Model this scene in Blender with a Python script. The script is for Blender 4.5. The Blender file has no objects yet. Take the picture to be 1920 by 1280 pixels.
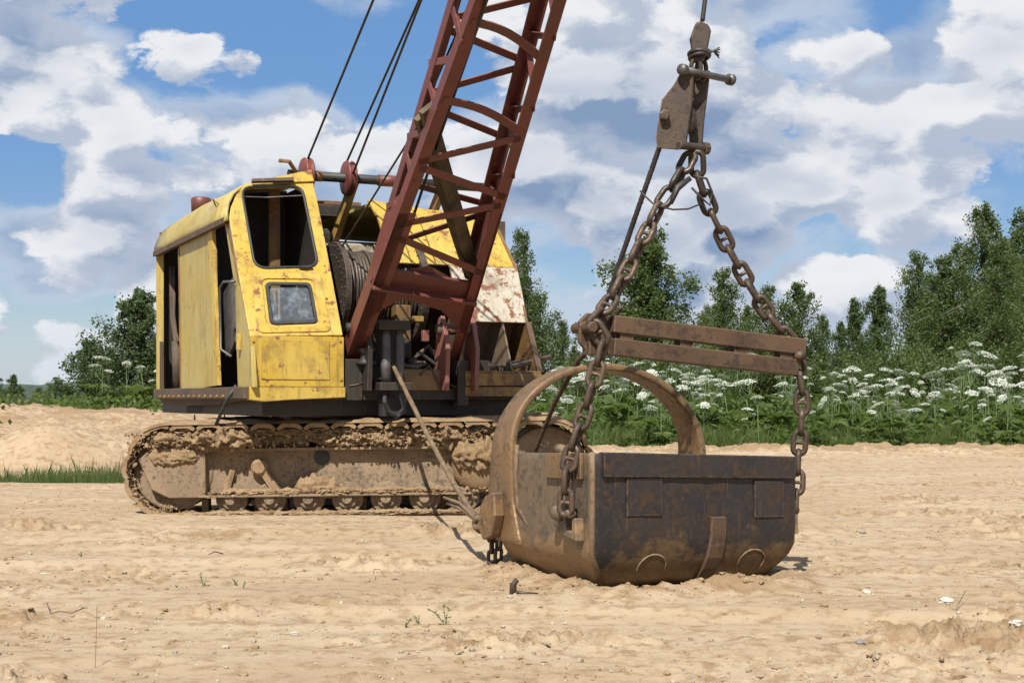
import bpy, bmesh, math, random
import numpy as np
from mathutils import Vector, Matrix, Quaternion
from mathutils.geometry import tessellate_polygon
random.seed(7); rng = np.random.default_rng(11)
SC = bpy.context.scene
COL = SC.collection
# ---------------------------------------------------------------- camera
FPX, CAMZ, HOR = 2667.0, 1.02, 745.0           # focal length in photo pixels, eye height, horizon row
cam = bpy.data.cameras.new('camera'); cam_o = bpy.data.objects.new('camera', cam); COL.objects.link(cam_o)
cam.sensor_width = 36; cam.lens = 36*FPX/1920; cam.shift_y = (HOR-640)/1920
cam.clip_end = 6000; cam.clip_start = 0.05
cam_o.location = (0, 0, CAMZ); cam_o.rotation_euler = (math.pi/2, 0, 0)
SC.camera = cam_o
# ---------------------------------------------------------------- light and sky
TOSUN = Vector((-0.22, -1.0, 1.22)).normalized()
SUN_EL = math.asin(TOSUN.z); SUN_AZ = math.atan2(TOSUN.x, TOSUN.y)
sun = bpy.data.lights.new('sun', 'SUN'); sun_o = bpy.data.objects.new('sun', sun); COL.objects.link(sun_o)
sun.energy = 4.9; sun.angle = math.radians(0.53); sun.color = (1.0, 0.95, 0.87)
sun_o.rotation_euler = TOSUN.to_track_quat('Z', 'Y').to_euler(); sun_o.location = (-5, -10, 20)
SC.view_settings.view_transform = 'Standard'; SC.view_settings.look = 'None'
SC.view_settings.exposure = 0.80; SC.view_settings.gamma = 1.0

class NT:
    """tiny node-tree helper"""
    def __init__(s, nt): s.nt = nt
    def n(s, t, **kw):
        o = s.nt.nodes.new(t)
        for k, v in kw.items(): setattr(o, k, v)
        return o
    def put(s, sock, v):
        if hasattr(v, 'is_linked') or isinstance(v, bpy.types.NodeSocket): s.nt.links.new(v, sock)
        elif v is not None:
            if isinstance(v, (tuple, list)) and len(v) == 3 and sock.type == 'RGBA': v = (*v, 1)
            sock.default_value = v
    def math(s, op, a, b=0.0, clamp=False):
        o = s.n('ShaderNodeMath', operation=op, use_clamp=clamp); s.put(o.inputs[0], a); s.put(o.inputs[1], b); return o.outputs[0]
    def vmath(s, op, a, b=(0,0,0)):
        o = s.n('ShaderNodeVectorMath', operation=op); s.put(o.inputs[0], a); s.put(o.inputs[1], b)
        return o.outputs['Value'] if op in ('DISTANCE', 'LENGTH', 'DOT_PRODUCT') else o.outputs[0]
    def noise(s, vec, scale, detail=4, rough=.5, dist=0.0):
        o = s.n('ShaderNodeTexNoise'); s.put(o.inputs['Vector'], vec)
        o.inputs['Scale'].default_value = scale; o.inputs['Detail'].default_value = detail
        o.inputs['Roughness'].default_value = rough; o.inputs['Distortion'].default_value = dist
        return o.outputs['Fac']
    def ramp(s, fac, lo, hi, a=0.0, b=1.0, smooth=True):
        o = s.n('ShaderNodeMapRange'); o.interpolation_type = 'SMOOTHSTEP' if smooth else 'LINEAR'
        s.put(o.inputs[0], fac); s.put(o.inputs[1], lo); s.put(o.inputs[2], hi); s.put(o.inputs[3], a); s.put(o.inputs[4], b)
        return o.outputs[0]
    def mix(s, fac, a, b, mode='MIX'):
        o = s.n('ShaderNodeMix', data_type='RGBA', blend_type=mode); s.put(o.inputs[0], fac)
        s.put(o.inputs[6], a); s.put(o.inputs[7], b); return o.outputs[2]
    def scale(s, vec, v):
        return s.vmath('MULTIPLY', vec, v)

world = bpy.data.worlds.new('World'); SC.world = world; world.use_nodes = True
def build_world():
    nt = world.node_tree; nt.nodes.clear(); N = NT(nt)
    sky = N.n('ShaderNodeTexSky'); sky.sky_type = 'NISHITA'; sky.sun_disc = False
    sky.sun_elevation = SUN_EL; sky.sun_rotation = SUN_AZ; sky.altitude = 150; sky.air_density = 1.0; sky.dust_density = 0.5; sky.ozone_density = 2.5
    d = N.n('ShaderNodeTexCoord').outputs['Generated']
    base = N.scale(d, (1.0, 1.0, 1.7))
    seed = N.vmath('ADD', base, (3.1, 1.7, 0.35))
    wn = N.n('ShaderNodeTexNoise'); N.put(wn.inputs['Vector'], seed); wn.inputs['Scale'].default_value = 26; wn.inputs['Detail'].default_value = 6; wn.inputs['Roughness'].default_value = .6
    warp = N.scale(N.vmath('SUBTRACT', wn.outputs['Color'], (.5, .5, .5)), (.035, .035, .03))
    def vor(v, sc):
        o = N.n('ShaderNodeTexVoronoi', feature='F1'); N.put(o.inputs['Vector'], v); o.inputs['Scale'].default_value = sc; o.inputs['Detail'].default_value = 1.0; o.inputs['Roughness'].default_value = .5
        return o.outputs['Distance']
    def field(v):
        w = N.vmath('ADD', v, warp)
        a = N.noise(v, 4.2, 3, .5); b = N.noise(w, 17.0, 10, .63)
        p = N.math('SUBTRACT', .75, vor(w, 11.0))
        t = N.math('ADD', N.math('MULTIPLY', a, .52), N.math('MULTIPLY', b, .27))
        return N.math('ADD', t, N.math('MULTIPLY', p, .30))
    bias = None
    for (x, y, r, k) in SKY_BLOBS:              # openings and banks of this sky: direction, radius, bias
        c = Vector(((x-960)/FPX, 1, (HOR-y)/FPX)).normalized()
        dist = N.vmath('DISTANCE', N.scale(d, (1, 1, 1.5)), (c.x, c.y, c.z*1.5))
        w = N.ramp(dist, r/FPX, 0.0, 0.0, k)
        bias = w if bias is None else N.math('ADD', bias, w)
    n1 = field(seed); n2 = field(N.vmath('ADD', seed, (-0.014, 0.0, 0.040)))
    dens = N.math('ADD', n1, bias)
    alpha = N.ramp(dens, .372, .412)
    diff = N.math('SUBTRACT', n1, n2)
    lit = N.ramp(diff, -.050, .060)
    low = N.ramp(N.noise(N.vmath('ADD', N.scale(seed, (1, 1, 1.5)), warp), 4.5, 3, .5), .36, .62)
    thick = N.ramp(dens, .39, .60)
    shade = N.math('ADD', N.math('MULTIPLY', N.math('SUBTRACT', 1.0, lit), .62), N.math('MULTIPLY', N.math('MULTIPLY', low, thick), .62), clamp=True)
    col = N.mix(shade, CLOUD_LIT, CLOUD_DARK)
    el = N.n('ShaderNodeSeparateXYZ'); N.put(el.inputs[0], d)
    blue = N.mix(N.ramp(el.outputs[2], .02, .20, .2, .65), sky.outputs[0], (1.35, 3.3, 6.9))
    m1 = field(N.vmath('ADD', N.scale(seed, (.8, .8, .8)), (5.2, 2.2, 1.4)))      # a second, greyer deck behind
    deck = N.ramp(N.math('ADD', m1, N.math('MULTIPLY', bias, 1.1)), .335, .445)
    blue = N.mix(N.math('MULTIPLY', deck, .9), blue, N.mix(N.ramp(m1, .365, .535), (5.6, 6.4, 7.6), (3.0, 4.1, 6.0)))
    out = N.mix(N.math('MULTIPLY', alpha, .97), blue, col)
    out = N.mix(N.ramp(el.outputs[2], .085, .0, 0, .55), out, (5.6, 6.5, 7.7))
    bg = N.n('ShaderNodeBackground'); N.put(bg.inputs[0], out); bg.inputs[1].default_value = 0.057
    o = N.n('ShaderNodeOutputWorld'); nt.links.new(bg.outputs[0], o.inputs[0])
CLOUD_LIT, CLOUD_DARK = (8.7, 8.8, 9.0), (2.3, 3.3, 5.1)
SKY_BLOBS = [(390, 60, 260, -.16), (620, 60, 130, -.10), (30, 310, 170, -.14), (680, 170, 110, -.08), (1690, 40, 150, -.09),
             (560, 190, 300, .07), (130, 110, 260, .12), (1250, 220, 520, .12), (1700, 230, 380, .10), (160, 420, 240, .08), (1000, 560, 500, .04)]
build_world()
world.cycles.sampling_method = 'MANUAL'; world.cycles.sample_map_resolution = 512
# ---------------------------------------------------------------- mesh helpers
class MB:
    def __init__(s): s.v = []; s.f = []
    def add(s, vs, fs):
        b = len(s.v); s.v.extend([tuple(v) for v in vs]); s.f.extend([tuple(i+b for i in f) for f in fs]); return s
    def hexa(s, p):           # 8 corners: bottom ring 0-3, top ring 4-7
        return s.add(p, [(3,2,1,0),(4,5,6,7),(0,1,5,4),(1,2,6,5),(2,3,7,6),(3,0,4,7)])
    def beam(s, p, q, w, h, up=(0,0,1)):
        p, q = Vector(p), Vector(q); d = (q-p).normalized(); u = Vector(up)
        x = d.cross(u)
        if x.length < 1e-4: x = d.cross(Vector((1,0,0)))
        x.normalize(); u = x.cross(d).normalized(); x = x*w/2; u = u*h/2
        return s.hexa([p-x-u, p+x-u, q+x-u, q-x-u, p-x+u, p+x+u, q+x+u, q-x+u])
    def angle(s, p, q, w, up, side, t=.012):   # L profile: leg along 'side', leg along 'up'
        p, q = Vector(p), Vector(q); d = (q-p).normalized(); u = Vector(up); u = (u-d*u.dot(d)).normalized()
        x = Vector(side); x = (x-d*x.dot(d)-u*x.dot(u)).normalized()
        s.hexa([p, p+x*w, q+x*w, q, p+u*t, p+x*w+u*t, q+x*w+u*t, q+u*t])
        return s.hexa([p+u*t, p+x*t+u*t, q+x*t+u*t, q+u*t, p+u*w, p+x*t+u*w, q+x*t+u*w, q+u*w])
    def tube(s, pts, r, sides=8, closed=False, lobes=0, twist=0.0, cap=True):
        pts = [Vector(p) for p in pts]; n = len(pts); rs = r if hasattr(r, '__len__') else [r]*n
        T = []
        for i in range(n):
            a = pts[(i-1) % n] if (closed or i > 0) else pts[i]; b = pts[(i+1) % n] if (closed or i < n-1) else pts[i]
            T.append((b-a).normalized())
        u = T[0].orthogonal().normalized(); b0 = len(s.v); acc = 0
        for i in range(n):
            if i: 
                u = (u - T[i]*u.dot(T[i])).normalized(); acc += (pts[i]-pts[i-1]).length
            w = T[i].cross(u)
            for k in range(sides):
                a = 2*math.pi*k/sides
                rr = rs[i]*(1+(.16*math.cos(lobes*(a+acc*twist)) if lobes else 0))
                s.v.append(tuple(pts[i]+(u*math.cos(a)+w*math.sin(a))*rr))
        m = n if closed else n-1
        for i in range(m):
            for k in range(sides):
                A = b0+i*sides+k; B = b0+i*sides+(k+1) % sides; C = b0+((i+1) % n)*sides+(k+1) % sides; D = b0+((i+1) % n)*sides+k
                s.f.append((A, B, C, D))
        if cap and not closed:
            s.f.append(tuple(b0+k for k in reversed(range(sides)))); s.f.append(tuple(b0+(n-1)*sides+k for k in range(sides)))
        return s
    def cyl(s, p, q, r, sides=20, r2=None):
        return s.tube([p, q], [r, r if r2 is None else r2], sides)
    def lathe(s, p, axis, prof, sides=32):     # prof: (radius, offset along axis)
        p = Vector(p); ax = Vector(axis).normalized(); u = ax.orthogonal().normalized(); w = ax.cross(u); b0 = len(s.v)
        for (r, h) in prof:
            for k in range(sides):
                a = 2*math.pi*k/sides; s.v.append(tuple(p+ax*h+(u*math.cos(a)+w*math.sin(a))*max(r, .0005)))
        for i in range(len(prof)-1):
            for k in range(sides):
                s.f.append((b0+i*sides+k, b0+i*sides+(k+1) % sides, b0+(i+1)*sides+(k+1) % sides, b0+(i+1)*sides+k))
        s.f.append(tuple(b0+k for k in reversed(range(sides)))); s.f.append(tuple(b0+(len(prof)-1)*sides+k for k in range(sides)))
        return s
    def plate(s, loops, off):                  # polygon with holes (world points), extruded by vector off
        loops = [[Vector(p) for p in l] for l in loops]; off = Vector(off)
        flat = [p for l in loops for p in l]; tri = tessellate_polygon(loops); n = len(flat); b = len(s.v)
        s.v.extend([tuple(p) for p in flat]); s.v.extend([tuple(p+off) for p in flat])
        for t in tri: s.f.append((b+t[0], b+t[1], b+t[2])); s.f.append((b+n+t[2], b+n+t[1], b+n+t[0]))
        i0 = 0
        for l in loops:
            m = len(l)
            for k in range(m):
                a, c = i0+k, i0+(k+1) % m; s.f.append((b+a, b+c, b+n+c, b+n+a))
            i0 += m
        return s
    def grid(s, P):                            # P: 2D list of points
        b = len(s.v); n = len(P); m = len(P[0])
        for row in P: s.v.extend([tuple(p) for p in row])
        for i in range(n-1):
            for j in range(m-1): s.f.append((b+i*m+j, b+i*m+j+1, b+(i+1)*m+j+1, b+(i+1)*m+j))
        return s
    def mesh(s, name, mat, off=(0,0,0), smooth=False, fix=True):
        me = bpy.data.meshes.new(name); o = Vector(off)
        me.from_pydata([(v[0]-o.x, v[1]-o.y, v[2]-o.z) for v in s.v], [], s.f)
        if fix:
            bm = bmesh.new(); bm.from_mesh(me); bmesh.ops.recalc_face_normals(bm, faces=bm.faces); bm.to_mesh(me); bm.free()
        if smooth: me.shade_smooth()
        me.materials.append(mat); me.update(); return me
    def build(s, name, mat, parent=None, smooth=False, bevel=0, auto=None, label=None):
        off = root_loc(parent) if parent else (0,0,0)
        o = bpy.data.objects.new(name, s.mesh(name, mat, off, smooth)); COL.objects.link(o)
        if parent: o.parent = parent
        if bevel:
            m = o.modifiers.new('bevel', 'BEVEL'); m.width = bevel; m.segments = 2; m.limit_method = 'ANGLE'; m.angle_limit = math.radians(40)
        if label: o['label'] = label
        return o
def root_loc(o):
    t = Vector((0,0,0))
    while o is not None: t = t+Vector(o.location); o = o.parent
    return t
def tag(o, label, cat, group=None, kind=None):
    o['label'] = label; o['category'] = cat
    if group: o['group'] = group
    if kind: o['kind'] = kind
    return o
def empty(name, loc, label=None, cat=None, group=None):
    o = bpy.data.objects.new(name, None); COL.objects.link(o); o.location = loc; o.empty_display_size = .1
    if label: tag(o, label, cat, group)
    return o
def fast_mesh(name, V, Fq, mat, smooth=False):
    """numpy quads/tris -> mesh"""
    me = bpy.data.meshes.new(name); V = np.asarray(V, np.float32); Fq = np.asarray(Fq, np.int32); k = Fq.shape[1]
    me.vertices.add(len(V)); me.vertices.foreach_set('co', V.ravel())
    me.loops.add(Fq.size); me.loops.foreach_set('vertex_index', Fq.ravel())
    me.polygons.add(len(Fq)); me.polygons.foreach_set('loop_start', np.arange(0, Fq.size, k, dtype=np.int32))
    me.polygons.foreach_set('loop_total', np.full(len(Fq), k, np.int32))
    me.polygons.foreach_set('use_smooth', np.full(len(Fq), smooth, bool))
    me.update(calc_edges=True); me.validate(); me.materials.append(mat); return me
def link(name, me, parent=None, loc=None):
    o = bpy.data.objects.new(name, me); COL.objects.link(o)
    if parent: o.parent = parent
    if loc is not None: o.location = loc
    return o
# numpy gradient noise
_perm = rng.permutation(512); _perm = np.concatenate([_perm, _perm, _perm]); _ga = rng.uniform(0, 2*np.pi, 512)
def pnoise(x, y):
    x = np.asarray(x, float); y = np.asarray(y, float)
    xi = np.floor(x).astype(int); yi = np.floor(y).astype(int); xf = x-xi; yf = y-yi
    u = xf*xf*xf*(xf*(xf*6-15)+10); v = yf*yf*yf*(yf*(yf*6-15)+10)
    def g(ix, iy, dx, dy):
        h = _ga[_perm[(_perm[ix & 511]+iy) & 511]]; return np.cos(h)*dx+np.sin(h)*dy
    a = g(xi, yi, xf, yf); b = g(xi+1, yi, xf-1, yf); c = g(xi, yi+1, xf, yf-1); d = g(xi+1, yi+1, xf-1, yf-1)
    return ((a*(1-u)+b*u)*(1-v)+(c*(1-u)+d*u)*v)*1.5
def fbm(x, y, o=4, gain=.5):
    t = 0; a = 1.0; s = 0
    for i in range(o): t = t+a*pnoise(x*2**i+17.3*i, y*2**i-9.1*i); s += a; a *= gain
    return t/s
def sstep(a, b, x): t = np.clip((x-a)/(b-a), 0, 1); return t*t*(3-2*t)
# photo pixel -> place: at depth D, or on a plane
def P(x, y, D): return Vector(((x-960)/FPX*D, D, CAMZ+(HOR-y)/FPX*D))
def on_plane(x, y, p0, n):
    c = Vector((0,0,CAMZ)); d = Vector(((x-960)/FPX, 1, (HOR-y)/FPX)); return c+d*((Vector(p0)-c).dot(n)/d.dot(n))
# ---------------------------------------------------------------- materials
def new_mat(name):
    m = bpy.data.materials.new(name); m.use_nodes = True; nt = m.node_tree
    b = nt.nodes['Principled BSDF']; N = NT(nt)
    obj = N.n('ShaderNodeTexCoord').outputs['Object']
    rnd = N.n('ShaderNodeObjectInfo').outputs['Random']
    cmb = N.n('ShaderNodeCombineXYZ'); N.put(cmb.inputs[0], N.math('MULTIPLY', rnd, 37.0)); N.put(cmb.inputs[1], N.math('MULTIPLY', rnd, 19.0))
    vec = N.vmath('ADD', obj, cmb.outputs[0])
    return m, N, b, vec
def bump(N, b, h, strength=.4, dist=.01):
    o = N.n('ShaderNodeBump'); o.inputs['Strength'].default_value = strength; o.inputs['Distance'].default_value = dist
    N.put(o.inputs['Height'], h); N.nt.links.new(o.outputs[0], b.inputs['Normal'])
def edge_mask(N, radius):
    bv = N.n('ShaderNodeBevel'); bv.samples = 4; bv.inputs[0].default_value = radius
    g = N.n('ShaderNodeNewGeometry')
    return N.ramp(N.vmath('DOT_PRODUCT', bv.outputs[0], g.outputs['Normal']), .985, .80)
def paint(name, c, c2, rust=.5, dirt=(.2,.14,.08), dirt_amt=.5, rough=.5, scale=1.0, rustc=(.085,.035,.018)):
    m, N, b, v = new_mat(name)
    big = N.noise(v, 1.7*scale, 4, .6); fine = N.noise(v, 26*scale, 5, .65)
    col = N.mix(N.ramp(big, .35, .65), c, c2)
    st = N.noise(N.scale(v, (11, 11, 1.3)), 1.6*scale, 5, .65)
    col = N.mix(N.math('MULTIPLY', N.ramp(st, .48, .75), dirt_amt), col, dirt)
    run = N.noise(N.scale(v, (17, 17, .9)), 1.9*scale, 5, .7)
    col = N.mix(N.math('MULTIPLY', N.ramp(run, .58, .70), min(1, rust)*.75), col, tuple(min(1, q*1.9) for q in rustc))
    smear = N.noise(v, 4.3*scale, 8, .7)
    col = N.mix(N.math('MULTIPLY', N.ramp(smear, .5, .72), dirt_amt), col, dirt)
    chips = N.math('ADD', N.math('MULTIPLY', N.noise(v, 8*scale, 9, .68), .7), N.math('MULTIPLY', fine, .3))
    rm = N.ramp(chips, .66-.14*rust, .70-.14*rust)
    em = N.math('MULTIPLY', edge_mask(N, .018), N.ramp(N.math('ADD', N.math('MULTIPLY', smear, .6), N.math('MULTIPLY', fine, .4)), .42, .56))
    rm = N.math('MAXIMUM', rm, N.math('MULTIPLY', em, .9))
    rcol = N.mix(fine, rustc, tuple(min(1, q*2.6) for q in rustc))
    col = N.mix(rm, col, rcol)
    N.put(b.inputs['Base Color'], col); N.put(b.inputs['Roughness'], N.ramp(rm, 0, 1, rough, .9))
    h = N.math('ADD', N.math('MULTIPLY', rm, -.5), N.math('ADD', N.math('MULTIPLY', fine, .25), N.math('MULTIPLY', N.noise(v, 3*scale, 2), 1.5)))
    bump(N, b, h, .35, .006)
    return m
def steel(name, c, c2, c3, rough=.6, metal=.25, scale=1.0, dust=None, dust_rng=None, streak=.0, edge=(.24,.17,.11)):
    m, N, b, v = new_mat(name)
    a = N.noise(v, 3*scale, 7, .65); f = N.noise(v, 34*scale, 5, .7)
    col = N.mix(N.ramp(a, .38, .6), c, c2)
    col = N.mix(N.ramp(N.math('ADD', N.math('MULTIPLY', f, .5), N.math('MULTIPLY', N.noise(v, 7*scale, 6, .7), .5)), .48, .62), col, c3)
    col = N.mix(N.math('MULTIPLY', edge_mask(N, .012), N.ramp(f, .35, .6)), col, edge)
    stv = N.noise(N.scale(v, (16, 16, 1.1)), 2.0*scale, 6, .7)
    col = N.mix(N.math('MULTIPLY', N.ramp(stv, .60, .68), streak), col, tuple(min(1, q*1.9) for q in c3))
    if dust:
        sep = N.n('ShaderNodeSeparateXYZ'); N.put(sep.inputs[0], v)
        g = N.math('ADD', N.ramp(sep.outputs[2], dust_rng[0], dust_rng[1], .30, -.22, smooth=False), N.noise(v, 5*scale, 8, .7))
        col = N.mix(N.ramp(g, .47, .62), col, dust)
    N.put(b.inputs['Base Color'], col); b.inputs['Metallic'].default_value = metal
    N.put(b.inputs['Roughness'], N.ramp(f, .3, .7, rough-.12, rough+.2))
    bump(N, b, N.math('ADD', f, N.math('MULTIPLY', a, 1.5)), .35, .006)
    return m
def sandmat(name, c=(0.318,0.235,0.148), c2=(0.363,0.284,0.189), c3=(0.227,0.150,0.084), bumpd=.02, attr=False):
    m, N, b, v = new_mat(name)
    geo = N.n('ShaderNodeNewGeometry').outputs['Position']
    v = geo
    a = N.noise(N.scale(v, (.5, 1.0, 1)), 1.1, 5, .6); g = N.noise(v, 9, 6, .65); f = N.noise(v, 85, 4, .7); ff = N.noise(v, 330, 2, .6)
    col = N.mix(N.ramp(a, .35, .65), c, c2)
    col = N.mix(N.math('MULTIPLY', N.ramp(g, .46, .66), .8), col, c3)
    if attr:                                   # freshly broken, damper soil
        at = N.n('ShaderNodeAttribute'); at.attribute_name = 'broken'
        col = N.mix(N.math('MULTIPLY', N.ramp(N.math('ADD', at.outputs['Fac'], N.math('MULTIPLY', N.math('SUBTRACT', g, .5), 1.6)), .25, 1.0), .75), col, (.20, .129, .069))
    col = N.mix(N.ramp(f, .62, .78), col, tuple(q*.6 for q in c3))
    col = N.mix(N.ramp(ff, .70, .78), col, (.52, .43, .31))
    N.put(b.inputs['Base Color'], col); b.inputs['Roughness'].default_value = .95; b.inputs['Specular IOR Level'].default_value = .15
    h = N.math('ADD', N.math('MULTIPLY', f, .6), N.math('ADD', g, N.math('MULTIPLY', ff, .25)))
    bump(N, b, h, .65, bumpd)
    return m
def leafmat(name, c, c2, trans=.35, rough=.5):
    m, N, b, v = new_mat(name)
    isl = N.n('ShaderNodeNewGeometry').outputs['Random Per Island']
    rnd = N.n('ShaderNodeObjectInfo').outputs['Random']
    col = N.mix(isl, c, c2); col = N.mix(N.math('MULTIPLY', rnd, .35), col, tuple(q*.7 for q in c))
    N.put(b.inputs['Base Color'], col); b.inputs['Roughness'].default_value = rough; b.inputs['Specular IOR Level'].default_value = .3
    t = N.n('ShaderNodeBsdfTranslucent'); N.put(t.inputs[0], N.mix(.5, col, (.16, .26, .03)))
    ms = N.n('ShaderNodeMixShader'); ms.inputs[0].default_value = trans
    N.nt.links.new(b.outputs[0], ms.inputs[1]); N.nt.links.new(t.outputs[0], ms.inputs[2])
    N.nt.links.new(ms.outputs[0], N.nt.nodes['Material Output'].inputs[0]); return m
def plain(name, c, rough=.7, metal=0.0, var=.35, scale=9):
    m, N, b, v = new_mat(name); f = N.noise(v, scale, 7, .65)
    N.put(b.inputs['Base Color'], N.mix(N.ramp(f, .3, .7), tuple(q*(1-var) for q in c), tuple(min(1, q*(1+var)) for q in c)))
    b.inputs['Roughness'].default_value = rough; b.inputs['Metallic'].default_value = metal
    bump(N, b, f, .3, .006); return m
M = {}
M['yellow'] = paint('yellow_paint', (0.396,0.260,0.028), (0.419,0.295,0.057), .72, (0.113,0.065,0.023), .62)
M['yellow_side'] = paint('faded_yellow_paint', (0.328,0.243,0.048), (0.350,0.283,0.096), .42, (0.147,0.091,0.034), .6)
M['yellow_rust'] = paint('rusty_yellow_paint', (0.260,0.158,0.031), (0.113,0.068,0.028), 1.0, (0.057,0.035,0.019), .9)
M['white_rust'] = paint('peeling_pale_paint', (0.350,0.317,0.238), (0.385,0.350,0.283), 1.05, (0.136,0.102,0.062), .85)
M['red'] = paint('red_oxide_paint', (0.130,0.026,0.019), (0.099,0.025,0.019), .55, (0.057,0.028,0.019), .7, .5)
M['pink'] = paint('faded_red_paint', (0.187,0.068,0.054), (0.153,0.057,0.046), .4, (0.136,0.091,0.057), .6)
M['grimy'] = paint('grimy_interior_paint', (0.147,0.113,0.073), (0.113,0.084,0.057), .8, (0.068,0.048,0.031), .8)
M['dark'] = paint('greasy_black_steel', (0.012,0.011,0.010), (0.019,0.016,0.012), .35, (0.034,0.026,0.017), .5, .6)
M['brown'] = paint('rusted_brown_steel', (0.048,0.031,0.019), (0.068,0.042,0.026), .5, (0.113,0.079,0.046), .6, .75)
M['drum'] = steel('oiled_drum_steel', (0.057,0.042,0.031), (0.084,0.065,0.048), (0.034,0.026,0.019), .5, .4)
M['chain'] = steel('rusty_chain_steel', (0.059,0.039,0.025), (0.084,0.055,0.035), (0.035,0.023,0.016), .55, .4)
M['dchain'] = steel('dark_chain_steel', (0.034,0.027,0.023), (0.057,0.042,0.031), (0.026,0.018,0.014), .5, .5)
M['spread'] = steel('rusty_bar_steel', (0.069,0.040,0.021), (0.095,0.056,0.030), (0.036,0.022,0.014), .65, .25)
M['block'] = steel('rusty_block_steel', (0.048,0.035,0.026), (0.068,0.046,0.030), (0.026,0.017,0.012), .55, .35)
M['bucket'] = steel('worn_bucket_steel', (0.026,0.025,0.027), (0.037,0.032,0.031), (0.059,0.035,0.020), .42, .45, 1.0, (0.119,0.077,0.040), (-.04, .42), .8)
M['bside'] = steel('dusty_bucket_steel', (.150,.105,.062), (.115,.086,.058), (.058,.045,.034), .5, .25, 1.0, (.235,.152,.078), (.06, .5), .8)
M['arch'] = steel('rusty_arch_steel', (.200,.118,.050), (.150,.090,.042), (.075,.050,.032), .5, .25, streak=.7)
M['weld'] = steel('sandy_weld', (0.170,0.113,0.062), (0.124,0.079,0.042), (0.068,0.042,0.023), .8, .0)
M['mud'] = sandmat('dried_mud', (0.238,0.162,0.091), (0.284,0.198,0.116), (0.176,0.114,0.060), .03)
M['sand'] = sandmat('sand', attr=True)
M['crumb'] = sandmat('sand_crumbs', (0.261,0.185,0.107), (0.306,0.224,0.139), (0.204,0.133,0.074))
M['frame'] = steel('muddy_frame_steel', (.17,.118,.070), (.215,.152,.092), (.085,.064,.045), .8, .05, streak=.5)
M['rope'] = plain('greasy_wire_rope', (.035,.03,.027), .55, .4)
M['drope'] = plain('dusty_wire_rope', (0.136,0.091,0.051), .8, .1)
M['wood'] = plain('weathered_timber', (0.073,0.054,0.028), .85, 0, .4, 6)
M['rubber'] = plain('black_rubber', (.02,.02,.02), .6)
M['bright'] = plain('bare_steel', (0.198,0.192,0.181), .4, .8)
M['grey'] = plain('dull_grey_steel', (0.091,0.084,0.082), .5, .5)
M['stone'] = plain('pale_stone', (.36,.335,.29), .85, 0, .25)
M['bark'] = plain('pale_bark', (0.192,0.181,0.158), .85, 0, .6, 5)
M['darkbark'] = plain('grey_brown_bark', (0.068,0.057,0.042), .9, 0, .4, 5)
M['birch'] = leafmat('birch_leaf', (.055,.088,.024), (.090,.120,.040), .45)
M['aspen'] = leafmat('aspen_leaf', (.048,.080,.032), (.092,.120,.060), .4)
M['spruce'] = leafmat('dark_leaf', (.040,.068,.022), (.072,.105,.036), .4)
M['willow'] = leafmat('willow_leaf', (.060,.095,.028), (.092,.120,.044), .45)
M['hogleaf'] = leafmat('hogweed_leaf', (.062,.105,.016), (.095,.125,.026), .45)
M['weedleaf'] = leafmat('undergrowth_leaf', (.055,.095,.017), (.095,.125,.034), .45)
M['grass'] = leafmat('grass_blade', (.060,.100,.022), (.100,.120,.038), .35)
M['drygrass'] = leafmat('dry_grass_blade', (0.209,0.149,0.082), (0.254,0.187,0.112), .25)
M['umbel'] = leafmat('white_flower', (.56,.60,.50), (.68,.69,.64), .35)
M['stem'] = plain('green_stem', (0.082,0.120,0.037), .6, 0, .3, 8)
def glassmat():
    m, N, b, v = new_mat('dusty_glass'); f = N.noise(v, 12, 8, .7)
    b.inputs['Base Color'].default_value = (.30,.35,.40,1); b.inputs['Roughness'].default_value = .05; b.inputs['IOR'].default_value = 1.5
    N.put(b.inputs['Alpha'], N.ramp(f, .45, .75, .10, .38)); return m
M['glass'] = glassmat()
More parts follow.
